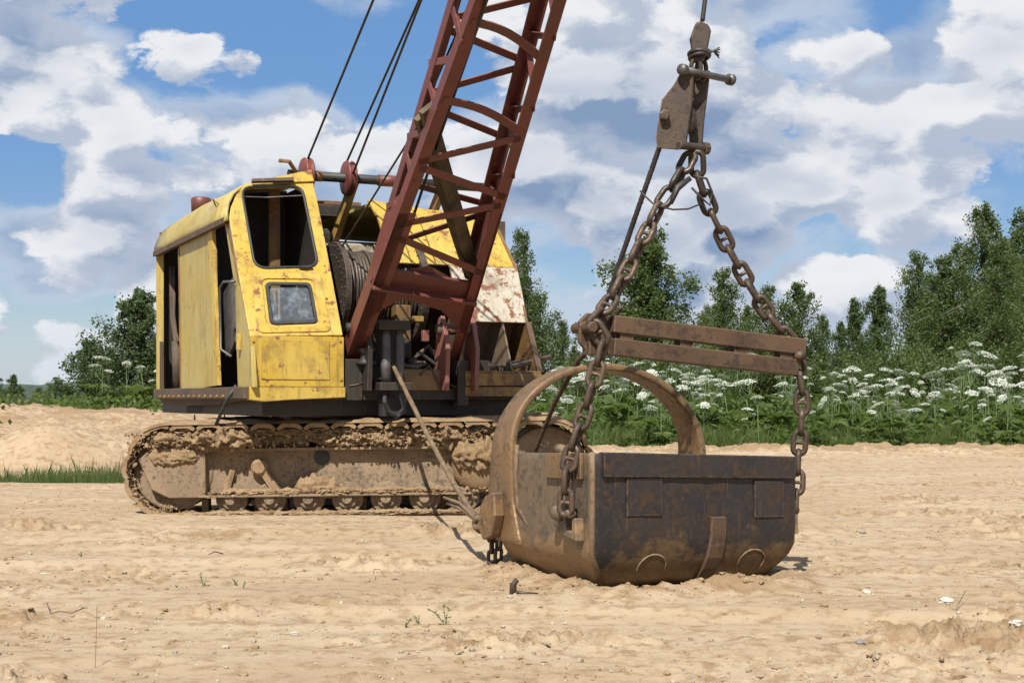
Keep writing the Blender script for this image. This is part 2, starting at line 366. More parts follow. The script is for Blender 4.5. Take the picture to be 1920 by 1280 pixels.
# ---------------------------------------------------------------- ground
BL = np.array([.41, 7.30]); BM = np.array([-.43, .903]); BS = np.array([.903, .43])   # bucket rear-left corner, mouth and cross directions
def ground_z(x, y, want=False):
    x = np.asarray(x, float); y = np.asarray(y, float)
    left = sstep(-1.0, -4.5, x+0.0*y)                     # bank and ditch lie left of the machine
    z = .030*fbm(x*.35+3, y*.6, 3)
    ditch = -.28*sstep(16.8, 18.2, y)*(1-sstep(20.5, 23, y))
    bank = .68*sstep(20.5, 31, y)+.16*fbm(x*.45, y*.35+4, 4)*sstep(20, 25, y)+.58*np.exp(-(((x+7.3)/1.0)**2+((y-22.3)/1.1)**2))
    bank = bank+.30*np.exp(-(((x+5.9)/.9)**2+((y-24.0)/1.2)**2))+.25*np.exp(-(((x+11.5)/2.5)**2+((y-31)/2.0)**2))-.5*sstep(36, 60, y)
    z = z+left*(ditch+bank+sstep(19, 23, y)*(.13*fbm(x*1.3, y*1.1, 5, .62)+.10*np.clip(fbm(x*3.1, y*2.6+7, 4, .6), 0, 1)))
    right = 1-left
    berm = np.exp(-((y-25.6-.3*np.sin(x*.8))/.75)**2)
    z = z+right*berm*(.15+.09*fbm(x*.7, y*.9, 3)+.13*fbm(x*3.1, y*3.1, 4, .65))+right*sstep(20, 25, y)*.03*fbm(x*2.5, y*2.5, 3)
    # machine stands on firm level ground, sand is churned elsewhere
    firm = np.exp(-(np.clip(np.abs(x+1.32)-2.1, 0, 9)**2/.25+np.clip(np.abs(y-13.6)-1.4, 0, 9)**2/.2))
    near = 1-.55*sstep(14, 26, y)
    rut = .022*fbm(x*.22+8, y*2.2, 3)+.007*fbm(x*.5, y*5.0+5, 2)
    for (yc, sl, w_) in ((9.6, .05, .30), (10.35, .05, .30), (6.6, -.10, .16), (8.9, .12, .2)):     # old wheel and drag marks
        q = (y-yc-sl*x-.05*np.sin(x*1.3+yc))/w_
        rut = rut+(-.030*np.exp(-q*q)+.018*np.exp(-((np.abs(q)-1.5)/.5)**2))*(.35+.65*sstep(-.2, .2, fbm(x*.4+yc, y*.4, 2)))+.010*np.exp(-q*q)*np.sin(x*26+3*np.sin(x*2))*sstep(0, .3, fbm(x*.5+yc*3, y*.5, 2))
    m1 = sstep(.08, .30, fbm(x*.62+2, y*1.25-6, 4))       # where the surface is broken up
    m2 = sstep(.9, .2, np.abs(y-5.55-.16*(x-1)+.12*np.sin(x*2.1)))*sstep(-.4, .6, x)   # crusted ridge in the foreground
    m3 = sstep(.75, .15, np.abs(y-11.0-.2*np.sin(x)))*.5
    brk = np.clip(m1*.9+m2*.6+m3, 0, 1.3)
    wx = .18*fbm(x*2.1+4, y*2.1, 2); cl = fbm((x+wx)*5.5, (y-wx)*7.5, 5, .65); rid = 1-np.abs(fbm(x*4.2+9, y*6.4, 4, .6))*3.6
    big = .45+.9*sstep(-.25, .3, fbm(x*.9+31, y*1.1, 2))
    clod = big*(.020*sstep(.03, .13, cl)+.016*sstep(.20, .30, cl)+.012*np.clip(rid, -1, 1)-.02*sstep(.10, .3, -cl)+.012*np.abs(fbm(x*20, y*22, 3, .6)))
    fine = .012*fbm(x*11, y*13, 4, .65)+.004*fbm(x*42, y*42, 2)
    z = z+(1-.9*firm)*(rut*near+brk*clod*(near*.9+.1)+fine*(.16+.9*brk)*near)
    # sand pushed up round the bucket
    l = (x-BL[0])*BM[0]+(y-BL[1])*BM[1]; s = (x-BL[0])*BS[0]+(y-BL[1])*BS[1]
    dx = np.maximum(np.abs(l-.62)-.62, 0); ds = np.maximum(np.abs(s-.63)-.47, 0); dd = np.sqrt(dx**2+ds**2)
    z = z+.085*np.exp(-((dd-.10)/.13)**2)*(.55+1.1*np.clip(fbm(x*3.1+5, y*3.1, 4, .6)+.25, 0, 1))-.06*np.exp(-(dd/.10)**2)
    if want: return z, np.clip(brk*.6+.8*np.exp(-((dd-.12)/.22)**2)+left*sstep(20, 24, y)*.55+right*berm*.9, 0, 1)*(1-.7*firm)
    return z
def gz(x, y): return float(ground_z(np.array([x]), np.array([y]))[0])
def build_ground():
    ys = [2.2]
    while ys[-1] < 30: ys.append(ys[-1]*1.0037)
    while ys[-1] < 2500: ys.append(ys[-1]*1.05)
    ys = np.array(ys); t = np.linspace(-.62, .62, 620); t = np.concatenate([[-6, -2.5, -1.3, -.85], t, [.85, 1.3, 2.5, 6]])
    Y, T = np.meshgrid(ys, t, indexing='ij'); X = T*Y; Z, BR = ground_z(X, Y, True)
    far = Y > 45; Z = np.where(far, Z*0+np.where(X < -3, .05, 0), Z)
    n, m = Y.shape; V = np.stack([X, Y, Z], -1).reshape(-1, 3)
    i = np.arange(n-1)[:, None]*m+np.arange(m-1)[None, :]
    F = np.stack([i, i+1, i+m+1, i+m], -1).reshape(-1, 4)
    # coarse sheet behind the camera
    b = len(V); ex = np.array([[-3000, -3000, -.15], [3000, -3000, -.15], [3000, 2.3, -.15], [-3000, 2.3, -.15]])
    V = np.concatenate([V, ex]); F = np.concatenate([F, [[b, b+1, b+2, b+3]]])
    me = fast_mesh('ground', V, F, M['sand'], True); at = me.attributes.new('broken', 'FLOAT', 'POINT'); at.data.foreach_set('value', np.concatenate([BR.ravel(), np.zeros(4)]).astype(np.float32))
    o = link('ground', me); o['kind'] = 'structure'
build_ground()
# lumps of sand and pebbles: nobody could count them
def ico():
    bm = bmesh.new(); bmesh.ops.create_icosphere(bm, subdivisions=1, radius=1); v = np.array([p.co[:] for p in bm.verts]); f = np.array([[q.index for q in p.verts] for p in bm.faces]); bm.free(); return v, f
IV, IF = ico()
def ico2():
    bm = bmesh.new(); bmesh.ops.create_icosphere(bm, subdivisions=2, radius=1); v = np.array([p.co[:] for p in bm.verts]); f = np.array([[q.index for q in p.verts] for p in bm.faces]); bm.free(); return v, f
IV2, IF2 = ico2()
def scatter_lumps(name, pts, sizes, mat, label, cat, flat=.7, rough=.35, sub=False):
    bv, bf = (IV2, IF2) if sub else (IV, IF); n = len(pts); k = len(bv)
    d = 1+rough*rng.uniform(-1, 1, (n, k, 1)); st = rng.uniform(.65, 1.35, (n, 1, 3)); st[:, :, 2] *= flat
    a = rng.uniform(0, 6.28, n); c, s = np.cos(a)[:, None], np.sin(a)[:, None]
    v = bv[None]*d*st*np.asarray(sizes)[:, None, None]
    v = np.stack([v[..., 0]*c-v[..., 1]*s, v[..., 0]*s+v[..., 1]*c, v[..., 2]], -1)+np.asarray(pts)[:, None, :]
    f = bf[None]+(np.arange(n)*k)[:, None, None]
    o = link(name, fast_mesh(name, v.reshape(-1, 3), f.reshape(-1, 3), mat, False)); o['kind'] = 'stuff'; tag(o, label, cat); return o
def fan_pts(n, y0, y1, tmax=.45, power=1.0):
    y = y0*(y1/y0)**(rng.uniform(0, 1, n)**power); x = rng.uniform(-tmax, tmax, n)*y; return x, y
x, y = fan_pts(9000, 4.2, 20)
keep = (fbm(x*.55+2, y*1.05-6, 3)+rng.uniform(-.2, .25, len(x)) > .12) | (rng.uniform(0, 1, len(x)) < .08)
a = rng.uniform(0, 6.28, 900); rr = rng.uniform(-.05, .32, 900)       # crumbs pushed up at the bucket
l = .62+(.66+rr)*np.cos(a); s = .63+(.58+rr)*np.sin(a)
x = np.concatenate([x[keep], BL[0]+l*BM[0]+s*BS[0]]); y = np.concatenate([y[keep], BL[1]+l*BM[1]+s*BS[1]])
sz = np.clip(rng.lognormal(-4.95, .5, len(x)), .003, .028)
ok = ~((x > -3.4) & (x < .75) & (y > 12.25) & (y < 15)); x, y, sz = x[ok], y[ok], sz[ok]
scatter_lumps('sand_clods', np.stack([x, y, ground_z(x, y)+sz*.05], -1), sz, M['crumb'], 'crumbled lumps of dry sand strewn over the ground', 'clods', .65)
def pebble_mat():
    m, N, b, v = new_mat('pebbles'); isl = N.n('ShaderNodeNewGeometry').outputs['Random Per Island']
    c = N.mix(N.ramp(isl, .0, .6), (.36,.31,.24), (.24,.19,.13)); c = N.mix(N.ramp(isl, .93, .95), c, (.2,.18,.17))
    N.put(b.inputs['Base Color'], c); b.inputs['Roughness'].default_value = .8; return m
x, y = fan_pts(2600, 4.2, 16); sz = np.clip(rng.lognormal(-5.2, .5, len(x)), .003, .016)
scatter_lumps('pebbles', np.stack([x, y, ground_z(x, y)+sz*.3], -1), sz, pebble_mat(), 'small pale pebbles scattered over the sand', 'pebbles', .7, .15)
# single stones large enough to pick out
def stone(px_, py_, r, mat, label, seed):
    D = CAMZ*FPX/(py_-HOR); x = (px_-960)/FPX*D
    rs = np.random.default_rng(seed); v = IV2*(1+.14*rs.normal(size=(len(IV2), 1)))*np.array([1.15, .85, .62])*r
    v = np.round(v/(r*.28))*(r*.28)*.4+v*.6
    o = link('stone', fast_mesh('stone', v, IF2, mat, False), None, (x, D, gz(x, D)+r*.25)); tag(o, label, 'stone', None)
M['greystone'] = plain('dark_grey_stone', (.19,.175,.16), .85, 0, .3)
for q in [(1773, 1130, .033, 'stone', 'white angular stone on the sand right of the bucket'), (1905, 1195, .026, 'stone', 'flat white stone chip lying on the sand far from the bucket'),
          (1617, 1000, .022, 'greystone', 'dark grey stone lying beside the tyre marks'), (1613, 1213, .022, 'greystone', 'dark stone wedged in the cracked sand ridge'),
          (1626, 1112, .022, 'stone', 'whitish stone half sunk between small clods'), (552, 1188, .017, 'stone', 'small white chip of stone on smooth sand'),
          (1482, 1071, .020, 'stone', 'round white pebble at the bucket heel'), (82, 1072, .020, 'stone', 'pale pebble on the smooth sand in front of the track')]:
    stone(q[0], q[1], q[2], M[q[3]], q[4], q[0])
# far wooded ridge on the horizon
def ridge():
    xs = np.linspace(-420, 420, 220); mb = []
    V = []; F = []
    for j, (yy, hh) in enumerate([(560, 0), (575, 1), (640, .9), (700, 0)]):
        h = (7.0+3.5*fbm(xs*.02, xs*0+3.3, 4))*hh+(1.2*fbm(xs*.35, xs*0+j, 2) if hh else 0)
        V.append(np.stack([xs, xs*0+yy, h-.5], -1))
    V = np.concatenate(V); m = len(xs); i = np.arange(3)[:, None]*m+np.arange(m-1)[None]
    F = np.stack([i, i+1, i+m+1, i+m], -1).reshape(-1, 4)
    mm = plain('far_forest', (.035, .055, .04), .95, 0, .35, .08)
    o = link('hills', fast_mesh('hills', V, F, mm, True)); o['kind'] = 'structure'
ridge()
# ---------------------------------------------------------------- excavator
AZ = math.radians(25)
HF = Vector((math.sin(AZ), -math.cos(AZ), 0)); HR = Vector((math.cos(AZ), math.sin(AZ), 0)); UP = Vector((0,0,1))
HA = Vector((-2.168, 11.8, 0)); HW = 2.67; HBACK = -3.9
def H(f, r, z): return HA+HF*f+HR*r+UP*z
def hbox(mb, f0, f1, r0, r1, z0, z1):
    return mb.hexa([H(f0,r0,z0), H(f0,r1,z0), H(f1,r1,z0), H(f1,r0,z0), H(f0,r0,z1), H(f0,r1,z1), H(f1,r1,z1), H(f1,r0,z1)])
def rounded(pts, r, n=5):
    out = []; m = len(pts); pts = [Vector(p) for p in pts]
    for i in range(m):
        p, a, b = pts[i], pts[i-1], pts[(i+1) % m]
        u = (a-p).normalized()*r; v = (b-p).normalized()*r
        for k in range(n+1):
            t = k/n; out.append(p+u*(1-t)**2+v*t**2)
    return out
EX = empty('excavator', (-1.5, 13.6, 0), 'old yellow crawler dragline excavator with red lattice boom', 'excavator')
# --- cab
RK = .62                                                     # rake of the front above the seam
KN = HF+UP*RK; KN.normalize(); K0 = H(0, 0, 1.52)
def K(x, y): return on_plane(x, y, K0, KN)
cab = MB()
outline = [K(*p) for p in [(469,630),(449,520),(430,408),(433,388),(442,366),(455,350),(470,342),(520,334),(583,321),(600,400),(621,510),(643,628)]]
win1 = rounded([K(*p) for p in [(452,351),(566,349),(597,500),(478,503)]], .11)
win2 = rounded([K(*p) for p in [(497,530),(582,531),(596,606),(507,609)]], .05)
cab.plate([outline, win1, win2], -KN*.035)
cab_o = cab.build('cab', M['yellow'], EX, bevel=.006)
mb = MB(); hbox(mb, -.035, 0, .0, .81, 1.11, 1.535); mb.build('front_panel', M['yellow'], cab_o, bevel=.005)
mb = MB(); hbox(mb, 0, .007, .09, .68, 1.17, 1.50); mb.build('patch_panel', M['yellow'], cab_o, bevel=.003)
mb = MB(); mb.plate([[H(.012,-.01,1.108), H(.012,.82,1.108), H(.012,.82,1.02), H(.012,.32,1.0), H(.012,.12,.985), H(.012,-.01,1.0)]], -HF*.12); mb.build('sill', M['yellow'], cab_o, bevel=.006)
hatch = rounded([K(*p) for p in [(470,512),(600,512),(621,622),(483,625)]], .06)
mb = MB(); mb.plate([hatch, rounded([K(*p) for p in [(490,523),(588,524),(602,612),(500,615)]], .06)], KN*.010); mb.build('hatch_frame', M['yellow'], cab_o, bevel=.004)
mb = MB(); g = rounded([K(*p) for p in [(497,530),(582,531),(596,606),(507,609)]], .05); g2 = rounded([K(*p) for p in [(502,535),(578,535.5),(590,601),(511,604)]], .045)
mb.plate([g, g2], KN*.014); mb.build('window_seal', M['rubber'], cab_o)
mb = MB(); mb.plate([[p-KN*.012 for p in g2]], -KN*.006); mb.build('window_glass', M['glass'], cab_o)
mb = MB(); w = [p+KN*.004 for p in win1]; mb.tube(w, .012, 6, closed=True); mb.build('window_gasket', M['rubber'], cab_o)
mb = MB(); mb.tube([K(*p)+KN*.02 for p in [(560,503),(572,504.5),(585,503)]], .011, 6); mb.build('wiper', M['rubber'], cab_o); mb = MB(); mb.tube([K(453,366)-KN*.02, K(500,365)-KN*.04, K(570,364)-KN*.02], .006, 5); mb.build('curtain_wire', M['bright'], cab_o)
mb = MB(); mb.plate([[K(*p)+KN*.03 for p in [(470,343),(548,340),(548,346),(470,348)]]], KN*.03); mb.build('visor_hinge', M['brown'], cab_o)
mb = MB(); mb.plate([[K(*p)+KN*.002 for p in [(508,336),(583,321),(588,342),(512,346)]]], KN*.018); mb.build('visor_plate', M['yellow'], cab_o, bevel=.004)
mb = MB()
for p in [(476,520),(482,618),(612,560),(616,616),(475,640),(474,715),(638,640),(640,712),(540,628),(566,516)]:
    c = K(*p) if p[1] < 629 else on_plane(p[0], p[1], H(0,0,0), HF); mb.lathe(c, KN if p[1] < 629 else HF, [(.012,0),(.012,.006),(.006,.010)], 8)
mb.build('bolt', M['yellow_rust'], cab_o)['kind'] = 'stuff'
# side of the cab: raked front post, handle, door edge
def L(x, y, r=0.0): return on_plane(x, y, H(0, r, 0), HR)
mb = MB(); mb.plate([[L(*p) for p in [(420,409),(430,406),(469,630),(474,726),(446,727),(443,640),(441,545)]]], HR*.04); mb.build('front_post', M['yellow_side'], cab_o, bevel=.004)
mb = MB(); mb.plate([[L(*p, -.012) for p in [(424,420),(431,420),(450,530),(446,530)]]], HR*.012); mb.build('post_strip', M['yellow_rust'], cab_o)
mb = MB(); mb.tube([L(444,528,0)-HR*.02, L(434,529)-HR*.07, L(430,540)-HR*.08, L(430,590)-HR*.08, L(431,655)-HR*.08, L(438,668)-HR*.02], .013, 8); mb.build('grab_handle', M['grey'], cab_o, True)
mb = MB(); mb.plate([[L(*p, .1) for p in [(412,560),(436,520),(440,640),(428,668),(418,664)]]], HR*.03); mb.build('door_curtain', M['grey'], cab_o)
mb = MB(); hbox(mb, -.35, -.30, -.035, 0, 1.42, 1.56); mb.build('latch', M['yellow'], cab_o, bevel=.004)
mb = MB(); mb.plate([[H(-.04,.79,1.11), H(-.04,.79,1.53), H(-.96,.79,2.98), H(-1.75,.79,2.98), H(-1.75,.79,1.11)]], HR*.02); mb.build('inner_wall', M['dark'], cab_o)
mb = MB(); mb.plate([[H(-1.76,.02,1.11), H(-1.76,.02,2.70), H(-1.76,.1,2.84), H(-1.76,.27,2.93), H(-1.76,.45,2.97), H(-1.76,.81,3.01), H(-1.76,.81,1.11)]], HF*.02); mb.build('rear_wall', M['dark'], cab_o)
mb = MB(); hbox(mb, -1.28, -1.24, .50, .60, 1.11, 2.95); hbox(mb, -1.2, -1.17, .33, .40, 1.1, 2.2); mb.build('inner_post', M['yellow_rust'], cab_o)
mb = MB(); mb.cyl(H(-.35,.47,1.1), H(-.55,.56,2.02), .010, 8); mb.lathe(H(-.55,.56,2.02), UP, [(.01,-.02),(.028,.0),(.028,.02),(.01,.04)], 10); mb.cyl(H(-.4,.34,1.1), H(-.5,.36,1.95), .010, 8); mb.build('lever', M['grey'], cab_o, True)
mb = MB(); hbox(mb, -.95, -.5, .16, .5, 1.1, 1.5); mb.plate([[H(-.95,.16,1.5), H(-.95,.5,1.5), H(-1.08,.48,2.0), H(-1.08,.18,2.0)]], -HF*.07); mb.build('seat', M['rubber'], cab_o, bevel=.02)
# --- roof of the cab and left side of the machinery house
house = MB()
prof = [(-.035,2.56),(-.03,2.64),(.0,2.73),(.055,2.82),(.14,2.89),(.27,2.945),(.45,2.985),(.81,3.03)]
fs = [0, -.35, -.9, -1.5, -2.2, -2.8, -3.2]
rows = []
for k, ff in enumerate(fs):
    row = []
    for (r, z) in prof:
        f0 = -RK*(z-1.52)-.005; t = k/(len(fs)-1); f = f0+(HBACK-f0)*t; dz = -.02*math.sin(t*9+r*3)*.4-.05*max(0, t-.8)*5*(z-2.5)
        row.append(H(f, r, z+dz))
    rows.append(row)
house.grid(rows); house_o = house.build('house_roof', M['yellow_side'], EX, True)
md = house_o.modifiers.new('solid', 'SOLIDIFY'); md.thickness = .025; md.offset = 0
mb = MB(); mb.beam(H(-.74,-.03,2.57), H(HBACK,-.03,2.56), .05, .05); mb.build('eave_strip', M['brown'], house_o)
mb = MB(); mb.tube([H(-1.15,.02,2.74), H(-1.13,-.03,2.80), H(-1.22,-.03,2.82), H(-1.24,.0,2.76)], .008, 6); mb.build('lifting_eye', M['yellow'], house_o, True)
air = MB(); air.lathe(H(-3.3,.33,2.86), UP, [(.05,0),(.05,.10),(.10,.10),(.105,.24),(.09,.255),(.04,.26)], 20); air.build('air_intake', M['red'], EX, True)
mb = MB(); mb.plate([[L(335,458), L(386,429), L(397,425), L(401,470), L(408,722), L(340,735)]], HR*.03); sp = mb.build('side_panel', M['yellow_side'], EX, bevel=.004, label='faded yellow steel side panel')
mb = MB(); mb.plate([[L(389,432,-.012), L(397,428,-.012), L(408,722,-.012), L(402,723,-.012)]], HR*.035); mb.build('panel_edge', M['yellow'], sp)
mb = MB(); mb.beam(L(336,465,.0), L(340,733,.0), .02, .03); mb.build('panel_edge', M['yellow_rust'], sp)
mb = MB(); mb.beam(H(HBACK+.05,.02,1.05), H(HBACK+.05,.02,2.57), .08, .08); mb.build('corner_post', M['yellow_side'], EX)
mb = MB(); mb.plate([[L(297,640,.0), L(303,640,.0), L(304,745,.0), L(300,745,.0)]], HR*.02); mb.build('torn_plate', M['brown'], EX)
# machinery seen through the missing rear panel
mb = MB(); hbox(mb, -3.6, -2.9, .35, .8, 1.1, 2.2); mb.build('engine_block', M['brown'], EX, bevel=.02)
mb = MB()
mb.tube([L(321,500,.12), L(322,560,.12), L(323,600,.12), L(330,640,.12), L(334,655,.12)], .025, 8); mb.tube([L(327,500,.15), L(326,590,.13), L(330,625,.1), L(335,640,.1)], .018, 8)
mb.cyl(L(331,640,.1), L(333,725,.1), .05, 12); mb.build('hose', M['brown'], EX, True)
# left side lower beams
mb = MB(); mb.beam(H(-.02,-.02,1.06), H(HBACK,-.02,1.06), .06, .10); lb = mb.build('side_sill', M['brown'], EX, bevel=.006)
mb = MB(); mb.plate([[H(-.1,.03,1.01), H(-1.3,.03,.955), H(-2.6,.03,.94), H(HBACK,.03,.96), H(HBACK,.03,1.01)]], HR*.03); mb.build('sill_skirt', M['brown'], lb)
mb = MB()
for k in range(14): mb.lathe(H(-.5-k*.23,-.05,1.03), -HR, [(.016,0),(.016,.01),(.008,.018)], 8)
mb.build('rivet', M['yellow_rust'], lb)['kind'] = 'stuff'
mb = MB(); mb.tube([L(443,722,-.02), L(425,750,-.1), L(401,805,-.15)], .016, 8); mb.build('step_bar', M['rubber'], EX, True)
# deck and underside
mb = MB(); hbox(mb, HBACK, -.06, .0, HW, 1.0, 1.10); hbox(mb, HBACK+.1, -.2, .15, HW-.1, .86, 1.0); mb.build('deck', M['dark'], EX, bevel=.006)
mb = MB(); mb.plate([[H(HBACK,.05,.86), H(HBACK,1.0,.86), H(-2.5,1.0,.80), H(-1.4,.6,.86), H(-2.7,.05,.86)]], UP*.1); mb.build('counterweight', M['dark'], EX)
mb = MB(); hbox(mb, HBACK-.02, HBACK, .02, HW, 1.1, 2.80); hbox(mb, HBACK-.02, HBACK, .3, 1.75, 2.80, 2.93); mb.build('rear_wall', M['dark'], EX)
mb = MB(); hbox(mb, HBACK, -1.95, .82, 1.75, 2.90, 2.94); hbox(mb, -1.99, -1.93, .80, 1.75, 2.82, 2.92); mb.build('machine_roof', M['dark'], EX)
mb = MB(); mb.plate([[H(-2.0,.9,2.95), H(-2.0,1.3,2.97), H(-2.3,1.3,3.0), H(-2.3,.9,3.0)]], UP*.01); hbox(mb, -2.2, -2.15, .8, 1.7, 2.96, 3.0); mb.build('roof_rail', M['yellow_rust'], EX)
# right-hand housing
mb = MB(); prof = [(-.246,1.71),(-.477,2.235)]
mb.plate([[H(-.246,2.02,1.71), H(-.246,HW,1.71), H(-.36,HW,1.98), H(-.477,HW,2.235), H(-.477,1.98,2.235)]], -HF*.03); mb.build('front_plate', M['white_rust'], EX, bevel=.004, label='pale plate with flaking paint')
for (r0, r1, zz) in [(1.42,1.62,.03),(1.62,1.86,.0),(1.86,2.3,-.02),(2.3,2.67,-.03)]:
    mb = MB(); e = .006
    mb.plate([[H(-.50,r0+e,2.24), H(-.50,r1-e,2.24), H(-.86,r1-e,2.63+zz), H(-1.15,r1-e,2.84+zz), H(-1.15,r0+e,2.86+zz), H(-.86,r0+e,2.65+zz)]], -HF*.03-UP*.01)
    mb.build('hood_panel', M['yellow'], EX, bevel=.004)
mb = MB(); mb.plate([[H(-1.15,1.42,2.85), H(-1.15,HW,2.81), H(HBACK,HW,2.83), H(HBACK,1.42,2.86)]], -UP*.03); mb.build('hood_top', M['yellow_side'], EX)
mb = MB(); mb.plate([[H(0,HW,1.10), H(0,HW,1.26), H(-.246,HW,1.72), H(-.48,HW,2.24), H(-.86,HW,2.62), H(-1.2,HW,2.8), H(-3.8,HW,2.8), H(-3.8,HW,1.1)]], -HR*.025); mb.build('house_side', M['yellow_rust'], EX)
mb = MB(); mb.beam(H(.0,HW,1.25), H(-.25,HW,1.71), .05, .03); mb.build('side_frame', M['brown'], EX)
mb = MB(); hbox(mb, -1.06, -1.03, HW+.005, HW+.13, 2.02, 2.74); mb.build('side_frame', M['brown'], EX)
mb = MB(); mb.plate([[H(-.75,1.98,1.26), H(-.75,HW-.03,1.26), H(-.5,HW-.03,1.75), H(-.5,1.98,1.75)]], HF*.02); mb.plate([[H(-.05,HW-.26,1.27), H(-.25,HW-.26,1.70), H(-.6,HW-.26,1.70), H(-.7,HW-.26,1.27)]], HR*.015); hbox(mb, -.75, -.02, 1.98, HW-.03, 1.22, 1.26); mb.build('compartment', M['grimy'], EX)
mb = MB(); hbox(mb, -.02, .02, 1.93, HW+.01, 1.125, 1.25); hbox(mb, -.06, .02, 1.93, HW+.01, 1.235, 1.255); mb.build('front_beam', M['yellow_rust'], EX, bevel=.004)
mb = MB(); hbox(mb, -.02, .012, 1.93, HW, 1.03, 1.115); mb.build('lower_beam', M['yellow_rust'], EX, bevel=.004)
mb = MB()
for k in range(9):
    a = H(-.55+.05*k, 2.05+.05*k, 1.30); mb.tube([a, a+HR*(.15+.03*k)+HF*random.uniform(-.1,.1)+UP*random.uniform(0,.1)], .012+.006*(k % 3), 6)
hbox(mb, -.5, -.3, 2.1, 2.3, 1.26, 1.36); mb.build('scrap_pile', M['dark'], EX, label='scrap iron and sticks in the open compartment')
# centre of the deck
mb = MB(); hbox(mb, -.55, -.01, 1.34, 1.80, 1.08, 1.27); sb = mb.build('deck_block', M['mud'], EX, bevel=.03)
mb = MB()
pts = []
for i in range(14):
    row = []
    for j in range(14):
        f = -.02-.6*i/13; r = .86+1.0*j/13; row.append(H(f, r, 1.12+.14*math.sin(math.pi*j/13)*(.5+.8*i/13)+.05*float(pnoise(i*.45, j*.6))))
    pts.append(row)
mb.grid(pts); mb.build('sand_heap', M['mud'], EX, True)
mb = MB(); hbox(mb, -.5, -.36, 1.42, 1.56, 1.1, 1.85); hbox(mb, -.6, -.3, 1.36, 1.62, 1.1, 1.3); mb.build('column', M['yellow_rust'], EX, bevel=.01)
def lug(r, name, mat):
    mb = MB(); z0 = 1.08
    prof = [(.10,z0),(.13,1.45),(.05,1.66),(.0,1.74),(-.06,1.72),(-.10,1.62),(-.13,1.45),(-.22,z0)]
    hole = [(.0+.035*math.cos(a), 1.64+.035*math.sin(a)) for a in np.linspace(0, 2*math.pi, 12, endpoint=False)]
    mb.plate([[H(f,r,z) for f, z in prof], [H(f,r,z) for f, z in hole]], HR*.04); mb.build(name, mat, EX, bevel=.004)
lug(1.70, 'boom_lug', M['pink']); lug(1.98, 'boom_lug', M['pink']); lug(.985, 'boom_lug', M['dark'])
mb = MB(); hbox(mb, -.4, -.03, .83, .98, 1.0, 1.35); mb.build('foot_block', M['dark'], EX)
mb = MB(); hbox(mb, -.3, .01, 1.86, 1.96, .95, 1.35); mb.build('foot_block', M['dark'], EX)
mb = MB(); mb.cyl(H(-.02,.84,1.62), H(-.02,1.04,1.62), .04, 14); mb.build('foot_pin', M['dark'], EX, True)
mb = MB(); mb.cyl(H(0,1.66,1.62), H(0,2.04,1.62), .045, 14); mb.build('foot_pin', M['brown'], EX, True)
# --- fairlead for the drag rope
fl = MB(); hbox(fl, -.08, .16, 1.07, 1.36, 1.60, 1.68); hbox(fl, -.05, .17, 1.08, 1.36, 1.08, 1.15); hbox(fl, -.1, -.05, 1.08, 1.35, 1.1, 1.66); fl_o = fl.build('fairlead', M['dark'], EX, bevel=.006)
for r in (1.155, 1.275):
    mb = MB(); mb.lathe(H(.10, r, 1.15), UP, [(.046,0),(.046,.16),(.043,.17),(.043,.38),(.035,.40),(.035,.45)], 18); mb.build('guide_roller', M['grey'], fl_o, True)
mb = MB(); hbox(mb, -.05, .05, 1.14, 1.30, .86, 1.02); mb.tube([H(.1,1.14,1.06), H(.16,1.12,.98), H(.14,1.17,.9), H(.12,1.25,.86), H(.13,1.31,.9), H(.1,1.32,1.0)], .018, 8); mb.tube([H(.12,1.28,1.05), H(.15,1.30,.93), H(.1,1.24,.84)], .02, 8); mb.build('hook', M['rubber'], fl_o)
mb = MB(); mb.lathe(H(-.02,1.02,1.30), UP, [(.09,0),(.10,.02),(.06,.05),(.06,.10),(.10,.13),(.09,.15)], 18); mb.build('sheave', M['dark'], EX, True)
mb = MB(); mb.lathe(H(-.25,1.40,1.42), HR, [(.05,0),(.12,.005),(.13,.02),(.09,.04),(.13,.06),(.12,.075),(.05,.08)], 22); mb.build('sheave', M['dark'], EX, True)
# --- clutter round the boom feet
for k, (f, r, z, q, rr, m_) in enumerate([(-.18,1.02,1.25,.5,.02,'dark'),(-.12,1.44,1.33,.35,.018,'rubber'),(-.3,1.6,1.4,.3,.022,'brown'),(.02,1.5,1.22,.25,.012,'brown'),(-.1,1.0,1.5,.3,.016,'dark')]):
    a0 = H(f, r, z); mb = MB(); mb.tube([a0, a0+HR*q*.4+UP*.08-HF*.05, a0+HR*q*.8+UP*(.02-.05*k), a0+HR*q-UP*.10], rr, 7); mb.build('hose', M[m_], EX, True)
for (f, r, z, w_, h_, m_) in [(-.22,1.62,1.52,.06,.10,'pink'),(-.3,1.56,1.70,.10,.05,'yellow_rust'),(-.15,1.50,1.30,.12,.04,'white_rust'),(-.35,1.46,1.60,.05,.14,'brown'),(-.05,1.04,1.2,.05,.3,'brown')]:
    mb = MB(); hbox(mb, f-.05, f, r, r+w_, z, z+h_); mb.build('bracket', M[m_], EX, bevel=.006)
mb = MB(); mb.plate([[H(-.12,1.32,1.30), H(-.02,1.5,1.28), H(-.1,1.62,1.31), H(-.4,1.45,1.42)]], UP*.01); mb.build('loose_plate', M['grey'], EX)
